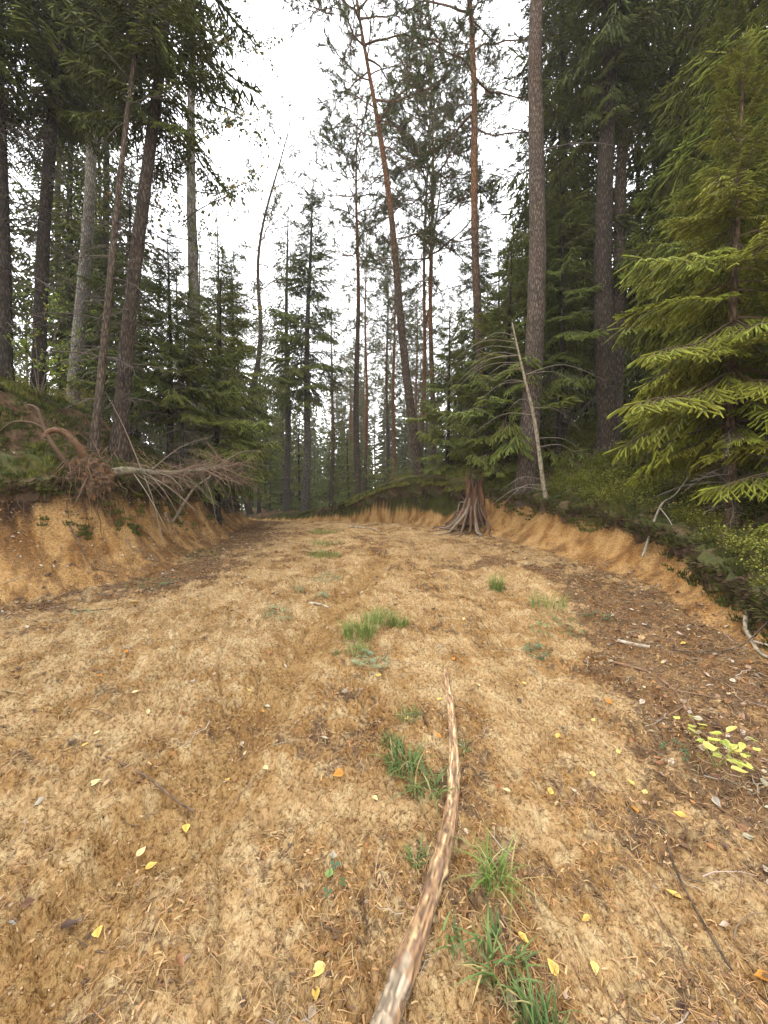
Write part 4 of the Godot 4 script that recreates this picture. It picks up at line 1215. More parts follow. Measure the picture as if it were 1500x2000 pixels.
func uprooted() -> void:
	var D := 5.4
	var c := Vector3(-4.12, H(-4.12, D, false) + 0.16, -D)
	var foot := Vector3(-4.12, H(-4.12, D, false), -D)
	var t := thing("uprooted_tree", foot, "small uprooted tree with torn root plate, its trunk jutting over the left bank", "fallen tree")
	var r := rg(720)
	# root plate: a clod of soil
	var s := Shape.new()
	var f := FastNoiseLite.new(); f.seed = 5; f.frequency = 3.2; f.fractal_octaves = 4
	var nu := 56; var nv := 36
	for i in nv + 1:
		for j in nu:
			var th := PI * i / nv; var ph := TAU * j / nu
			var o := Vector3(sin(th) * cos(ph), cos(th), sin(th) * sin(ph))
			var k := 1.0 + 0.5 * f.get_noise_3dv(o * 0.35) + 0.28 * f.get_noise_3dv(o * 1.3 + Vector3(3, 0, 0)) + r.randf_range(-0.05, 0.05)
			s.v.append(c - foot + Vector3(o.x * 0.22, o.y * 0.3, o.z * 0.28) * k + Vector3(0, -0.02, 0))
			s.c.append(vary(Color(0.085, 0.055, 0.035).lerp(Color(0.19, 0.105, 0.05), smoothstep(0.0, 0.2, f.get_noise_3dv(o * 1.1))), r, 0.2))
	for i in nv:
		for j in nu:
			var a := i * nu + j; var b := i * nu + (j + 1) % nu
			s.idx.append_array(PackedInt32Array([a, b, a + nu, b, b + nu, a + nu]))
	part("root_plate", s.done(true), M.moss, t)
	var tip := Vector3(-3.2, 2.46, -8.2)
	var line := curve_pts(from(foot, [c + Vector3(0.02, -0.02, 0.0), Vector3(-3.92, 2.06, -5.75), Vector3(-3.66, 2.09, -6.4), Vector3(-3.4, 2.25, -7.3), tip]), 8)
	part("trunk", tapered(line, 0.085, 0.014, 12, Color(0.2, 0.165, 0.115), 721, 0.07), M.smooth_bark, t)
	# roots: the thick hook, the tall splinter, the pale lower root, then the torn rest
	var rb := Color(0.11, 0.07, 0.045)
	var roots := [
		[[Vector3(-4.1, 2.1, -5.35), Vector3(-4.15, 2.36, -5.2), Vector3(-4.28, 2.52, -5.15), Vector3(-4.42, 2.53, -5.1), Vector3(-4.5, 2.44, -5.1)], 0.05, 0.03, Color(0.16, 0.095, 0.055)],
		[[Vector3(-4.2, 2.0, -5.2), Vector3(-4.36, 2.3, -5.1), Vector3(-4.5, 2.55, -5.1), Vector3(-4.6, 2.82, -5.1), Vector3(-4.78, 2.88, -5.15)], 0.035, 0.012, rb],
		[[Vector3(-4.2, 1.9, -5.1), Vector3(-4.32, 1.74, -4.95), Vector3(-4.33, 1.62, -4.9), Vector3(-4.5, 1.6, -4.9), Vector3(-4.75, 1.72, -5.0)], 0.028, 0.012, Color(0.3, 0.24, 0.18)],
		[[Vector3(-4.5, 2.55, -5.1), Vector3(-4.62, 2.62, -5.05), Vector3(-4.82, 2.62, -5.0), Vector3(-5.0, 2.5, -5.0)], 0.018, 0.008, rb],
		[[Vector3(-4.0, 1.95, -5.2), Vector3(-3.95, 1.7, -5.0), Vector3(-4.0, 1.5, -4.95)], 0.018, 0.006, rb]]
	for q in roots:
		part("root", tapered(curve_pts(from(foot, q[0]), 6), q[1], q[2], 9, q[3], 730, 0.22), M.wood, t)
	var fine := Shape.new()
	for i in 260:
		var o := c - foot + Vector3(r.randfn() * 0.17, r.randfn() * 0.22, r.randfn() * 0.2)
		var dir := Vector3(r.randf_range(-0.6, 0.5), r.randf_range(-1.0, 0.35), r.randf_range(-0.2, 0.8)).normalized()
		var l := r.randf_range(0.15, 0.65)
		var p := o; var pts := PackedVector3Array([p]); var rad := PackedFloat32Array()
		var rr := r.randf_range(0.003, 0.009); rad.append(rr)
		for k in 4:
			dir = (dir + Vector3(r.randf_range(-0.5, 0.5), r.randf_range(-0.6, 0.2), r.randf_range(-0.5, 0.5))).normalized()
			p += dir * l / 4.0; pts.append(p); rad.append(rr * (1.0 - 0.22 * k))
		fine.tube(pts, rad, 3, cols(5, vary(Color(0.12, 0.075, 0.045), r, 0.4)), 0.0, null, false)
	part("fine_roots", fine.done(), M.twig, t, "stuff")
	# dead branches hanging from the trunk
	for i in 30:
		var k := r.randi_range(8, line.size() - 2)
		var o := line[k]
		var l := r.randf_range(0.5, 1.3)
		var dir := Vector3(r.randf_range(-0.1, 0.8), r.randf_range(-0.8, -0.15) if r.randf() < 0.8 else 0.25, r.randf_range(-0.9, 0.3)).normalized()
		var e := o + dir * l
		var m := o.lerp(e, 0.5) + Vector3(0, 0.08 * l, 0) + Vector3(r.randfn(), r.randfn(), r.randfn()) * 0.03
		part("branch", tapered(curve_pts([o, m, e], 4), r.randf_range(0.006, 0.012), 0.002, 5, Color(0.2, 0.16, 0.12), 740 + i, 0.05), M.twig, t)
	var w := []; var tn := PackedColorArray()
	for i in 120:
		var k := r.randi_range(14, line.size() - 1)
		w.append(limb(r.randf() * TAU, r.randf_range(-0.9, 0.5), r.randf() * TAU, r.randf_range(0.4, 0.95), line[k]))
		var g := r.randf_range(0.9, 1.6); tn.append(Color(g * 1.1, g * 0.9, g * 0.75))
	scatter("dead_twigs", B.dead[1], M.twig, w, tn, t)
	# the broken bough leaning below the trunk
	var b := thing("broken_bough", P(-3.95, 7.3), "short curved pale bough leaning under the jutting uprooted trunk", "branch")
	part("bough", tapered(curve_pts(from(b.position, [P(-4.05, 7.1, 0.0), P(-3.93, 7.1, 0.05), Vector3(-3.64, 1.7, -7.1), Vector3(-3.5, 1.92, -7.15), Vector3(-3.24, 2.12, -7.2)]), 6), 0.036, 0.012, 9, Color(0.26, 0.21, 0.16), 760), M.smooth_bark, b)

func stump() -> void:
	var foot := P(2.38, 10.05, 0.05)
	var t := thing("tree_stump", foot, "reddish rotten stump with bare roots clawing down the right bank", "stump")
	var r := rg(770); var s := Shape.new()
	var f := FastNoiseLite.new(); f.seed = 6; f.frequency = 1.2; f.fractal_octaves = 3
	var nu := 36; var nv := 14
	for i in nv + 1:
		for j in nu:
			var u := i / float(nv); var a := TAU * j / nu
			var ridge := sin(a * 7.0 + 1.0) * 0.5 + sin(a * 11.0) * 0.3
			var rr := 0.2 + 0.26 * pow(1.0 - u, 2.2) + 0.045 * ridge * (1.1 - u * 0.6) + 0.09 * f.get_noise_3d(cos(a), sin(a), u * 2.0)
			var top := 0.82 + 0.4 * f.get_noise_2d(cos(a) * 2.0, sin(a) * 2.0 + 4.0) + 0.05 * sin(a * 9.0)
			s.v.append(Vector3(cos(a) * rr, -0.35 + u * (0.35 + top), sin(a) * rr))
			s.c.append(vary(Color(0.17, 0.085, 0.045).lerp(Color(0.07, 0.045, 0.03), smoothstep(-0.2, 0.3, -ridge + f.get_noise_3d(cos(a) * 2.0, sin(a) * 2.0, u))), r, 0.15))
	for j in nu:   # hollow, rotten top
		var a := TAU * j / nu
		s.v.append(Vector3(cos(a) * 0.1, 0.6 + r.randf_range(-0.06, 0.06), sin(a) * 0.1)); s.c.append(vary(Color(0.07, 0.04, 0.025), r, 0.2))
	for i in nv + 1:
		for j in nu:
			var a := i * nu + j; var b := i * nu + (j + 1) % nu
			s.idx.append_array(PackedInt32Array([a, a + nu, b, b, a + nu, b + nu]))
	part("stump_body", s.done(true), M.wood, t)
	for i in 20:
		var a := lerpf(1.3, 4.9, i / 19.0) + r.randf_range(-0.1, 0.1)   # fan towards the track
		var out := Vector3(cos(a), 0, sin(a))
		var reach := r.randf_range(0.55, 1.35)
		var p1 := out * 0.36 + Vector3(r.randfn(), 0, r.randfn()) * 0.03
		var pts := [out * 0.2 + Vector3(0, r.randf_range(0.12, 0.4), 0), p1 + Vector3(0, maxf(H(foot.x + p1.x, -(foot.z + p1.z), false) - foot.y, -0.25) + r.randf_range(0.1, 0.25), 0)]
		for k in 3:
			var u := (k + 1) / 3.0
			var q := out * (0.4 + (reach - 0.4) * u) + Vector3(r.randfn(), 0, r.randfn()) * 0.08
			var g := H(foot.x + q.x, -(foot.z + q.z), false) - foot.y
			q.y = g + lerpf(0.12, 0.0, u) + r.randf_range(0.0, 0.07) * (1.0 - u)
			pts.append(q)
		part("root", tapered(curve_pts(pts, 5), r.randf_range(0.02, 0.05), 0.01, 8, [Color(0.14, 0.085, 0.055), Color(0.1, 0.065, 0.045), Color(0.2, 0.14, 0.1), Color(0.27, 0.22, 0.17)][i % 4], 780 + i, 0.14), M.wood, t)

func dead_pole() -> void:
	var foot := P(3.38, 7.9)
	var t := thing("dead_sapling", foot, "thin pale dead sapling leaning left, with bare drooping branches, on the right bank", "dead tree")
	var top := Vector3(2.53, 5.2, -7.6) - foot
	var line := curve_pts([Vector3(0.02, -0.1, 0), Vector3(-0.1, 0.35, 0), top * 0.45 + Vector3(0.05, 0.02, 0), top * 0.75 + Vector3(0.02, 0, 0), top], 8)
	part("trunk", tapered(line, 0.056, 0.012, 10, Color(0.36, 0.3, 0.22), 800, 0.06), M.smooth_bark, t)
	var r := rg(810)
	for i in 22:
		var k := r.randi_range(7, line.size() - 4)
		var o := line[k]
		var left := r.randf() < 0.68
		var l := r.randf_range(0.6, 1.5)
		var dir := Vector3(-1.0 if left else 0.9, r.randf_range(-0.1, 0.25), r.randf_range(-0.7, 0.6)).normalized()
		var e := o + dir * l + Vector3(0, -0.35 * l, 0)
		var m := o + dir * l * 0.5 + Vector3(0, 0.0, 0)
		part("branch", tapered(curve_pts([o, m, e], 5), 0.008, 0.0018, 5, Color(0.22, 0.18, 0.14), 820 + i, 0.05), M.twig, t)

func lying(called: String, label: String, spots: Array, r0: float, r1: float, col: Color, sd: int, category := "branch", bark := "smooth_bark") -> Node3D:
	var mid = spots[spots.size() / 2]
	var foot := P(mid[0], mid[1])
	var pts := []
	for q in spots: pts.append(Vector3(q[0], H(q[0], q[1], false) + (q[2] if q.size() > 2 else r0 * 0.6), -q[1]) - foot)
	var t := thing(called, foot, label, category)
	part("stem", tapered(curve_pts(pts, 6), r0, r1, 9, col, sd, 0.1), M[bark], t)
	return t

func fork(t: Node3D, a: Vector3, b: Vector3, r0: float, col: Color, sd: int) -> void:
	var m := a.lerp(b, 0.5) + Vector3(0.01, 0.006, 0.008)
	part("side_twig", tapered(curve_pts([a, m, b], 4), r0, r0 * 0.4, 6, col, sd, 0.1), M.twig, t)

func grass_mesh(sd: int, k: int, h: float, w: float, spread: float, c0: Color, c1: Color, lay_over := 0.5) -> ArrayMesh:
	var r := rg(sd); var s := Shape.new()
	for i in k:
		var a := r.randf() * TAU
		var o := Vector3(cos(a), 0, sin(a)) * spread * sqrt(r.randf())
		var b := r.randf() * TAU
		var out := (o.normalized() * 0.6 + Vector3(cos(b), 0, sin(b)) * 0.7).normalized()
		var l := h * r.randf_range(0.3, 1.25)
		var bend := lay_over * r.randf_range(0.4, 1.4)
		var side := out.cross(Vector3.UP).normalized() * w * r.randf_range(0.6, 1.2)
		var c := vary(c0.lerp(c1, r.randf()), r, 0.2)
		if r.randf() < 0.1: c = vary(Color(0.33, 0.26, 0.11), r, 0.2)
		var prev := o - Vector3(0, 0.01, 0); var pw := 0.8
		for q in 4:
			var u := (q + 1) / 4.0
			var p := o + Vector3(0, l * (u - 0.5 * bend * u * u), 0) + out * l * bend * u * u * 0.85
			var nw := [1.0, 0.85, 0.55, 0.05][q] as float
			s.quad(prev - side * pw, prev + side * pw, p + side * nw, p - side * nw, c)
			prev = p; pw = nw
	return s.done(true)

func grass(x: float, d: float, label: String, k: int, h: float, w: float, spread: float, sd: int, dark := false, lay_over := 0.5) -> void:
	if dark: k = int(k * 1.5); h *= 0.85; lay_over = minf(lay_over * 1.3, 1.05)
	else: k = int(k * 1.7); w *= 1.3; lay_over = minf(lay_over * 1.6, 1.0)
	var c0 := Color(0.06, 0.1, 0.03) if dark else Color(0.09, 0.14, 0.03)
	var c1 := Color(0.13, 0.18, 0.055) if dark else Color(0.18, 0.23, 0.06)
	var o := part("grass_tuft", grass_mesh(sd, k, h, w, spread, c0, c1, lay_over), M.grass, self)
	o.position = P(x, d, 0.002)
	tag(o, label, "grass", "grass tufts on the track")

func clover(x: float, d: float, label: String, leaves: int, spread: float, sd: int, col := Color(0.12, 0.19, 0.1)) -> void:
	var r := rg(sd); var s := Shape.new()
	var foot := P(x, d)
	for i in leaves:
		var a := r.randf() * TAU; var q := spread * sqrt(r.randf())
		var px := x + cos(a) * q; var pd := d + sin(a) * q
		var o := P(px, pd, r.randf_range(0.015, 0.05)) - foot
		var st := (P(px, pd) - foot)
		var wv := Vector3(0.0007, 0, 0)
		s.quad(st - wv, st + wv, o + wv, o - wv, Color(0.16, 0.2, 0.08))
		var c := vary(col, r, 0.25)
		var tilt := Vector3(r.randf_range(-0.4, 0.4), 1, r.randf_range(-0.4, 0.4)).normalized()
		for k in 3:
			var b := a + TAU * k / 3.0
			var dir := Vector3(cos(b), 0, sin(b)); dir = (dir - tilt * dir.dot(tilt)).normalized()
			var sw := dir.cross(tilt)
			var z := r.randf_range(0.014, 0.024)
			s.tri(o, o + dir * z * 0.7 + sw * z * 0.45, o + dir * z, c)
			s.tri(o, o + dir * z, o + dir * z * 0.7 - sw * z * 0.45, c)
	var n := part("clover_plant", s.done(true), M.leaf, self)
	n.position = foot
	tag(n, label, "plant", "low leafy plants on the track")

func seedling() -> void:
	var foot := P(1.74, 2.02)
	var t := thing("maple_seedling", foot, "bright yellow-green leafy seedling in the brown litter on the right of the track", "plant")
	var r := rg(850)
	var stems := [Vector3(0.0, 0.2, 0.02), Vector3(-0.12, 0.13, 0.03), Vector3(0.14, 0.12, 0.03), Vector3(0.05, 0.1, 0.12), Vector3(-0.06, 0.17, -0.1)]
	for e in stems:
		part("stem", tapered(curve_pts([Vector3(0, -0.01, 0), e * 0.5 + Vector3(0, 0.03, 0), e], 4), 0.0028, 0.0014, 5, Color(0.25, 0.24, 0.08), 851, 0.0), M.twig, t)
	var kinds := [curled_leaf(31, 0.062, 0.034, Color(0.42, 0.46, 0.1), 0.25, false), curled_leaf(32, 0.05, 0.03, Color(0.5, 0.52, 0.13), 0.35, false), curled_leaf(33, 0.08, 0.05, Color(0.6, 0.52, 0.16), 0.3, false), curled_leaf(34, 0.05, 0.028, Color(0.3, 0.36, 0.08), 0.3, false)]
	for i in 38:
		var e: Vector3 = stems[i % stems.size()] * r.randf_range(0.6, 1.1) + Vector3(r.randf_range(-0.055, 0.055), r.randf_range(-0.02, 0.03), r.randf_range(-0.05, 0.05))
		var o := part("leaf", kinds[2 if i % 9 == 3 else [0, 1, 1, 3][i % 4]], M.leaf, t)
		o.transform = Transform3D(Basis(Vector3.UP, r.randf() * TAU) * Basis(Vector3(0, 0, 1), r.randf_range(-0.6, 0.2)) * Basis(Vector3(1, 0, 0), r.randf_range(-0.4, 0.6)), e)

func leaf(kind: String, x: float, d: float, size: float, label: String) -> void:
	var q: int = used.get("fallen_leaf", 0)
	var o := part("fallen_leaf", LM[kind][q % 3], M.leaf, self)
	var r := rg(900 + q)
	o.transform = lay(x, d, r.randf() * TAU, Vector3.ONE * size, 0.006, 0.25, r)
	tag(o, label, "leaf", "fallen leaves on the track")

var LM := {}
func make_things() -> void:
	stripped_branch()
	uprooted()
	stump()
	dead_pole()
	lying("fallen_stick", "short pale stick lying across the far track near the crest", [[-0.98, 10.9], [-0.6, 10.75], [-0.35, 10.8], [-0.1, 10.3]], 0.035, 0.02, Color(0.36, 0.28, 0.19), 861)
	lying("fallen_log", "small dark log on the mossy top of the right bank near the crest", [[1.3, 12.0, 0.07], [1.65, 11.95, 0.07], [2.05, 11.9, 0.07]], 0.06, 0.05, Color(0.1, 0.075, 0.055), 862, "log", "bark")
	var a := lying("bare_root", "pale grey forked root hanging down the near end of the right bank", [[3.3, 3.42, 0.12], [3.16, 3.36, 0.08], [3.06, 3.2, 0.04], [2.98, 3.02, 0.02], [2.98, 2.86, 0.02]], 0.022, 0.01, Color(0.34, 0.28, 0.22), 863, "root")
	fork(a, P(3.06, 3.2, 0.04) - a.position, P(3.02, 2.9, 0.05) - a.position, 0.012, Color(0.34, 0.28, 0.22), 3)
	a = lying("thin_branch", "thin dark branch slanting from the litter up onto the near right bank", [[2.35, 3.16, 0.01], [2.6, 3.12, 0.03], [2.9, 3.1, 0.08], [3.25, 3.12, 0.1]], 0.006, 0.004, Color(0.14, 0.1, 0.075), 864)
	a = lying("curved_branch", "curved reddish-brown branch lying in the thick litter on the right side", [[1.78, 3.02], [1.95, 2.86], [2.02, 2.68], [1.95, 2.5], [1.85, 2.28]], 0.011, 0.009, Color(0.24, 0.14, 0.085), 865)
	fork(a, P(1.95, 2.5, 0.008) - a.position, P(1.66, 2.36, 0.01) - a.position, 0.005, Color(0.2, 0.13, 0.08), 4)
	fork(a, P(2.02, 2.68, 0.008) - a.position, P(2.25, 2.5, 0.02) - a.position, 0.005, Color(0.2, 0.13, 0.08), 5)
	a = lying("thin_branch", "forked dark twig lying across the left half of the track", [[-1.46, 1.98], [-1.2, 1.92], [-1.0, 1.86], [-0.9, 1.83]], 0.007, 0.004, Color(0.17, 0.11, 0.075), 866)
	fork(a, P(-1.2, 1.92, 0.006) - a.position, P(-1.3, 1.78, 0.006) - a.position, 0.003, Color(0.17, 0.11, 0.075), 6)
	lying("thin_branch", "long straight dark twig running down the lower right of the track", [[1.26, 1.74], [1.2, 1.58], [1.16, 1.42], [1.13, 1.25]], 0.005, 0.004, Color(0.1, 0.07, 0.05), 867)
	lying("thin_branch", "pale dry stalk lying by the photo's left edge", [[-2.54, 2.56], [-2.36, 2.5], [-2.17, 2.44]], 0.005, 0.004, Color(0.35, 0.25, 0.14), 868)
	lying("bark_strip", "flat pale strip of bark in the litter below the right bank", [[2.04, 3.36], [2.13, 3.3], [2.24, 3.24]], 0.016, 0.012, Color(0.45, 0.37, 0.3), 869, "bark piece")
	lying("bark_strip", "short pale bark strip beside the low leafy plants mid-track", [[-0.85, 4.36], [-0.75, 4.32], [-0.62, 4.3]], 0.014, 0.01, Color(0.45, 0.38, 0.28), 870, "bark piece")
	lying("thin_branch", "slender dark stick beside the leafy plant at the left track edge", [[-2.75, 4.75], [-2.55, 4.95], [-2.3, 5.25]], 0.01, 0.006, Color(0.16, 0.11, 0.08), 871)
	a = lying("fallen_stick", "long pale stick lying on the bilberries of the right bank", [[3.5, 5.2, 0.1], [3.8, 5.3, 0.2], [4.1, 5.4, 0.3], [4.6, 5.6, 0.42]], 0.016, 0.008, Color(0.36, 0.31, 0.25), 872)
	fork(a, P(3.8, 5.3, 0.2) - a.position, P(3.75, 4.95, 0.14) - a.position, 0.008, Color(0.36, 0.31, 0.25), 7)
	lying("bare_root", "thin dark root snaking down the bare sand of the left bank", [[-4.1, 5.0, 0.05], [-3.85, 4.95, 0.02], [-3.7, 4.9, 0.015], [-3.5, 5.0, 0.01]], 0.01, 0.005, Color(0.15, 0.1, 0.065), 873, "root")
	lying("thin_branch", "dark stick lying at the foot of the left bank among leaves", [[-3.3, 3.95, 0.01], [-3.05, 3.85, 0.01], [-2.75, 3.9, 0.01]], 0.008, 0.005, Color(0.13, 0.09, 0.06), 874)
	seedling()
	grass(-0.22, 3.4, "thick curved clump of grass in the middle of the track", 150, 0.2, 0.0022, 0.16, 1)
	grass(-0.03, 3.7, "grass clump at the top of the curved grassy patch, beside fallen leaves", 120, 0.17, 0.0022, 0.15, 2)
	grass(0.15, 3.62, "right-hand end of the curved grassy patch", 70, 0.13, 0.0022, 0.1, 3)
	grass(-0.22, 3.1, "short grass at the lower end of the curved grassy patch", 60, 0.12, 0.002, 0.1, 4)
	grass(-0.39, 3.1, "small lone grass sprig left of the curved grassy patch", 16, 0.1, 0.002, 0.03, 5)
	grass(0.1, 1.98, "dark broad-bladed grass clump beside the stripped branch", 70, 0.15, 0.004, 0.1, 6, true, 0.7)
	grass(0.2, 1.84, "grass blades bent against the side of the stripped branch", 34, 0.16, 0.004, 0.07, 7, true, 0.9)
	grass(0.15, 2.34, "small dark grass tuft with a pale leaf on it, left of the branch's thin end", 40, 0.09, 0.003, 0.07, 8, true, 0.7)
	grass(0.04, 2.12, "low tuft just above the dark broad-bladed clump", 26, 0.08, 0.003, 0.06, 9, true, 0.7)
	grass(0.14, 1.53, "small grass tuft pressed against the stripped branch's bend", 26, 0.1, 0.003, 0.04, 10, true, 0.7)
	grass(0.42, 1.42, "sprawling light grass right of the stripped branch", 46, 0.17, 0.0022, 0.06, 11, false, 0.95)
	grass(0.36, 1.2, "dark leafy tuft with orange blades near the branch's thick end", 44, 0.13, 0.004, 0.08, 12, true, 0.85)
	grass(0.43, 1.06, "dense grass tuft cut by the bottom of the photo", 110, 0.16, 0.003, 0.05, 13, true, 0.5)
	grass(0.22, 1.27, "few green blades tucked under the branch's thick end", 14, 0.09, 0.004, 0.03, 14, true, 0.8)
	grass(1.43, 4.88, "upright grass tuft on the right half of the track below the sandy face", 90, 0.24, 0.0025, 0.09, 15, false, 0.35)
	grass(1.8, 4.2, "wispy grass among low plants on the right half of the track", 70, 0.22, 0.0022, 0.2, 16, false, 0.5)
	grass(0.43, 2.1, "few dark blades on the right side of the stripped branch", 16, 0.08, 0.003, 0.04, 17, true, 0.9)
	grass(-1.1, 6.9, "sparse grass patch on the crown of the track, half way to the crest", 150, 0.13, 0.0028, 0.3, 18, false, 0.5)
	grass(-1.2, 8.2, "sparse grass strip on the crown just below the crest", 140, 0.13, 0.003, 0.4, 19, false, 0.5)
	grass(-1.5, 9.8, "grass strip reaching the crest in the middle of the track", 140, 0.14, 0.003, 0.45, 20, false, 0.5)
	clover(-1.1, 3.93, "round blue-green leafy patch left of the curved grassy patch", 46, 0.16, 1)
	clover(-0.79, 5.36, "largest blue-green leafy patch, on the crown beyond the bark strip", 70, 0.26, 2)
	clover(-0.1, 2.92, "grey-green leafy plant at the foot of the curved grassy patch", 56, 0.14, 3, Color(0.17, 0.23, 0.13))
	clover(-2.93, 4.79, "dark leafy patch at the foot of the left bank", 60, 0.3, 4, Color(0.07, 0.13, 0.06))
	clover(1.31, 3.28, "dark small-leaved plant right of the branch's thin tip", 40, 0.12, 5, Color(0.06, 0.11, 0.06))
	clover(-1.09, 4.81, "small blue-green sprig between two larger leafy patches", 24, 0.1, 6)
	clover(-2.95, 3.79, "few green leaves in the litter by the left bank", 14, 0.14, 7)
	clover(1.65, 3.7, "spreading leafy plant below the wispy grass on the right", 70, 0.26, 8, Color(0.09, 0.15, 0.05))
	clover(2.19, 3.92, "dark leafy sprig near the foot of the right bank", 40, 0.15, 9, Color(0.06, 0.1, 0.05))
	clover(-0.18, 1.42, "two dark leaves alone on the bare sand", 3, 0.04, 10, Color(0.08, 0.13, 0.06))
	clover(-3.2, 6.64, "faint green patch along the left track edge under the brush", 70, 0.4, 11, Color(0.1, 0.15, 0.06))
	clover(1.62, 2.14, "dark green leaves beside the yellow-green seedling", 12, 0.07, 12, Color(0.07, 0.11, 0.05))
	clover(-0.75, 4.55, "small sprig beside the short pale bark strip", 22, 0.1, 13)
	for e in [["yellow", Color(0.62, 0.43, 0.11)], ["pale", Color(0.62, 0.52, 0.27)], ["orange", Color(0.5, 0.22, 0.04)], ["tan", Color(0.45, 0.31, 0.17)], ["green", Color(0.22, 0.34, 0.12)], ["lemon", Color(0.62, 0.5, 0.17)]]:
		LM[e[0]] = [curled_leaf(41, 0.045, 0.03, e[1], 0.3), curled_leaf(42, 0.042, 0.026, e[1], 0.55), curled_leaf(43, 0.038, 0.028, e[1], 0.15)]
	var list := [
		["yellow", -2.69, 4.14, 1.1, "small bright yellow leaf at the foot of the left bank"],
		["orange", -2.01, 3.0, 1.2, "orange-yellow leaf at the litter's edge, left of the track"],
		["orange", -1.99, 2.69, 1.1, "rusty orange leaf beside a stalk on the left of the track"],
		["pale", -1.63, 2.52, 0.95, "cream leaf standing on edge on the left half of the track"],
		["pale", -1.44, 2.34, 0.9, "round pale yellow leaf above the forked dark twig, left half"],
		["pale", -1.61, 2.16, 0.95, "flat cream leaf left of the round pale yellow leaf"],
		["yellow", -1.57, 2.02, 0.8, "thin yellow leaf just above the forked dark twig's left end"],
		["yellow", -0.96, 2.71, 1.0, "ragged yellow leaf alone between left edge and curved grass"],
		["orange", -0.79, 2.5, 0.8, "thin orange leaf below the ragged yellow leaf"],
		["pale", -0.79, 2.19, 0.75, "small roundish pale leaf mid-left, right of the forked twig"],
		["yellow", -0.8, 1.97, 1.05, "yellow leaf just right of the forked dark twig's end"],
		["pale", -0.62, 2.02, 0.9, "upturned cream leaf closest to the track's middle on the left"],
		["pale", -1.39, 1.85, 1.1, "greenish cream leaf below the forked dark twig"],
		["tan", -1.33, 1.84, 1.0, "tan leaf touching the greenish cream leaf"],
		["yellow", -0.51, 3.1, 1.0, "yellow leaf beside the lone grass sprig"],
		["yellow", -0.04, 2.76, 1.0, "yellow leaf lying below the grey-green leafy plant"],
		["lemon", 0.14, 2.33, 1.1, "pale yellow leaf lying on the small dark grass tuft"],
		["orange", 0.55, 3.04, 1.0, "golden leaf just beyond the branch's thin tip"],
		["pale", 0.66, 2.68, 1.0, "yellowish leaf right of the branch's thin tip"],
		["yellow", 0.36, 2.52, 1.0, "yellow leaf touching the left side of the branch's thin end"],
		["orange", -0.23, 1.93, 1.5, "long curled orange leaf alone on bare sand left of the dark grass"],
		["pale", 0.79, 3.81, 0.9, "small pale leaf right of the curved grassy patch"],
		["orange", 0.31, 2.19, 1.0, "orange leaf left of the branch's middle"],
		["yellow", 1.03, 2.84, 1.0, "upper of two yellow leaves right of the branch's thin tip"],
		["yellow", 0.91, 2.64, 1.0, "lower of two yellow leaves right of the branch's thin tip"],
		["orange", 1.5, 2.56, 1.2, "dark orange leaf at the edge of the thick right-hand litter"],
		["lemon", 1.32, 2.42, 0.85, "small lemon leaf just below the dark orange leaf"],
		["yellow", 1.04, 2.3, 0.9, "small folded yellow leaf on the right half of the track"],
		["lemon", 1.33, 2.18, 0.85, "lemon leaf on a brown leaf left of the seedling"],
		["lemon", 1.1, 2.03, 1.1, "lemon leaf with pointed tip midway between branch and seedling"],
		["yellow", 0.82, 1.9, 1.1, "yellow leaf nearer the branch than the pointed lemon leaf"],
		["pale", 0.59, 1.86, 1.0, "round cream leaf just right of the branch's middle"],
		["yellow", 2.2, 3.03, 1.3, "bright yellow leaf by the curved branch in the right-hand litter"],
		["lemon", 2.2, 2.53, 1.0, "yellow leaf in the litter at the foot of the near right bank"],
		["yellow", 1.27, 1.98, 1.0, "yellow leaf left of the seedling, upper of a close pair"],
		["lemon", 1.31, 1.93, 0.9, "yellow leaf left of the seedling, lower of a close pair"],
		["orange", 1.19, 1.83, 1.1, "orange-edged pale leaf below the close pair by the seedling"],
		["yellow", 1.37, 1.78, 1.2, "bright yellow leaf with long stalk below the seedling"],
		["pale", 3.0, 3.95, 1.2, "cream leaf on the sand just under the right bank"],
		["tan", 2.31, 3.45, 2.0, "large tan leaf beside the flat pale bark strip"],
		["yellow", 2.58, 3.32, 1.3, "long yellow-tan leaf between bark strip and right bank"],
		["yellow", -0.89, 1.73, 1.15, "torn yellow leaf, uppermost of three on the lower left sand"],
		["pale", -1.03, 1.63, 1.0, "curled crescent-shaped cream leaf on the lower left sand"],
		["yellow", -0.95, 1.57, 1.05, "yellow leaf with grass stems, lowest of three on the lower left sand"],
		["yellow", -0.98, 1.32, 1.1, "pointed yellow leaf alone at the lower left"],
		["lemon", -0.21, 1.2, 1.35, "big pale yellow leaf near the photo's bottom, left of the branch"],
		["yellow", -0.205, 1.155, 1.0, "deep yellow leaf half under the big pale yellow leaf"],
		["pale", -0.04, 1.78, 0.9, "squarish cream leaf left of the branch's bend"],
		["green", -0.21, 1.48, 1.1, "green triangular leaf alone on the bare sand"],
		["yellow", 0.46, 1.27, 1.0, "yellow leaf with stalk upward, right of the branch's thick end"],
		["yellow", 0.52, 1.19, 1.1, "yellow leaf lowest among those right of the branch's thick end"],
		["yellow", 1.13, 1.5, 1.15, "bright yellow leaf beside the long straight dark twig"],
		["yellow", 0.72, 1.37, 0.85, "small yellow leaf, highest of three at the lower right"],
		["lemon", 0.68, 1.24, 0.95, "pale yellow leaf with a bitten end at the lower right"],
		["tan", 0.77, 1.28, 1.1, "lobed tan leaf at the lower right"],
		["orange", 1.22, 1.24, 1.3, "orange-brown leaf at the photo's lower right edge"]]
	for q in list: leaf(q[0], q[1], q[2], q[3], q[4])

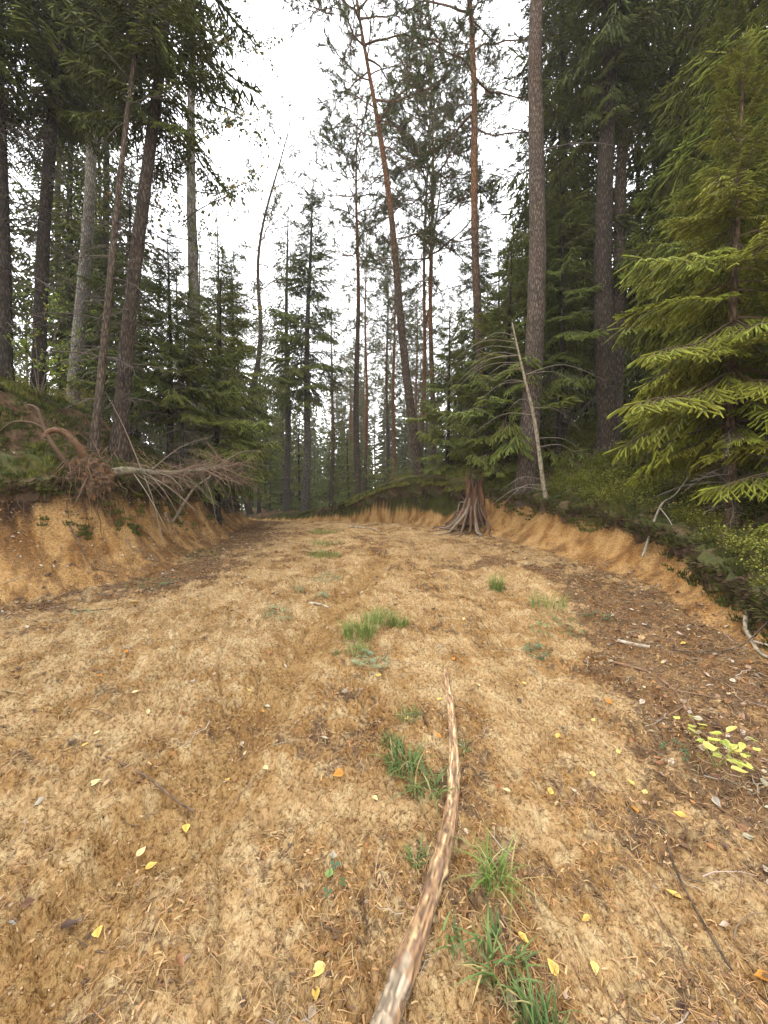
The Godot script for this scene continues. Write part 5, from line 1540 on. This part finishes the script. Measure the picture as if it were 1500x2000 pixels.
func _ready() -> void:
	setup()
	make_materials()
	make_lut()
	make_ground()
	make_branches()
	make_cover()
	make_trees()
	make_things()
	make_litter()
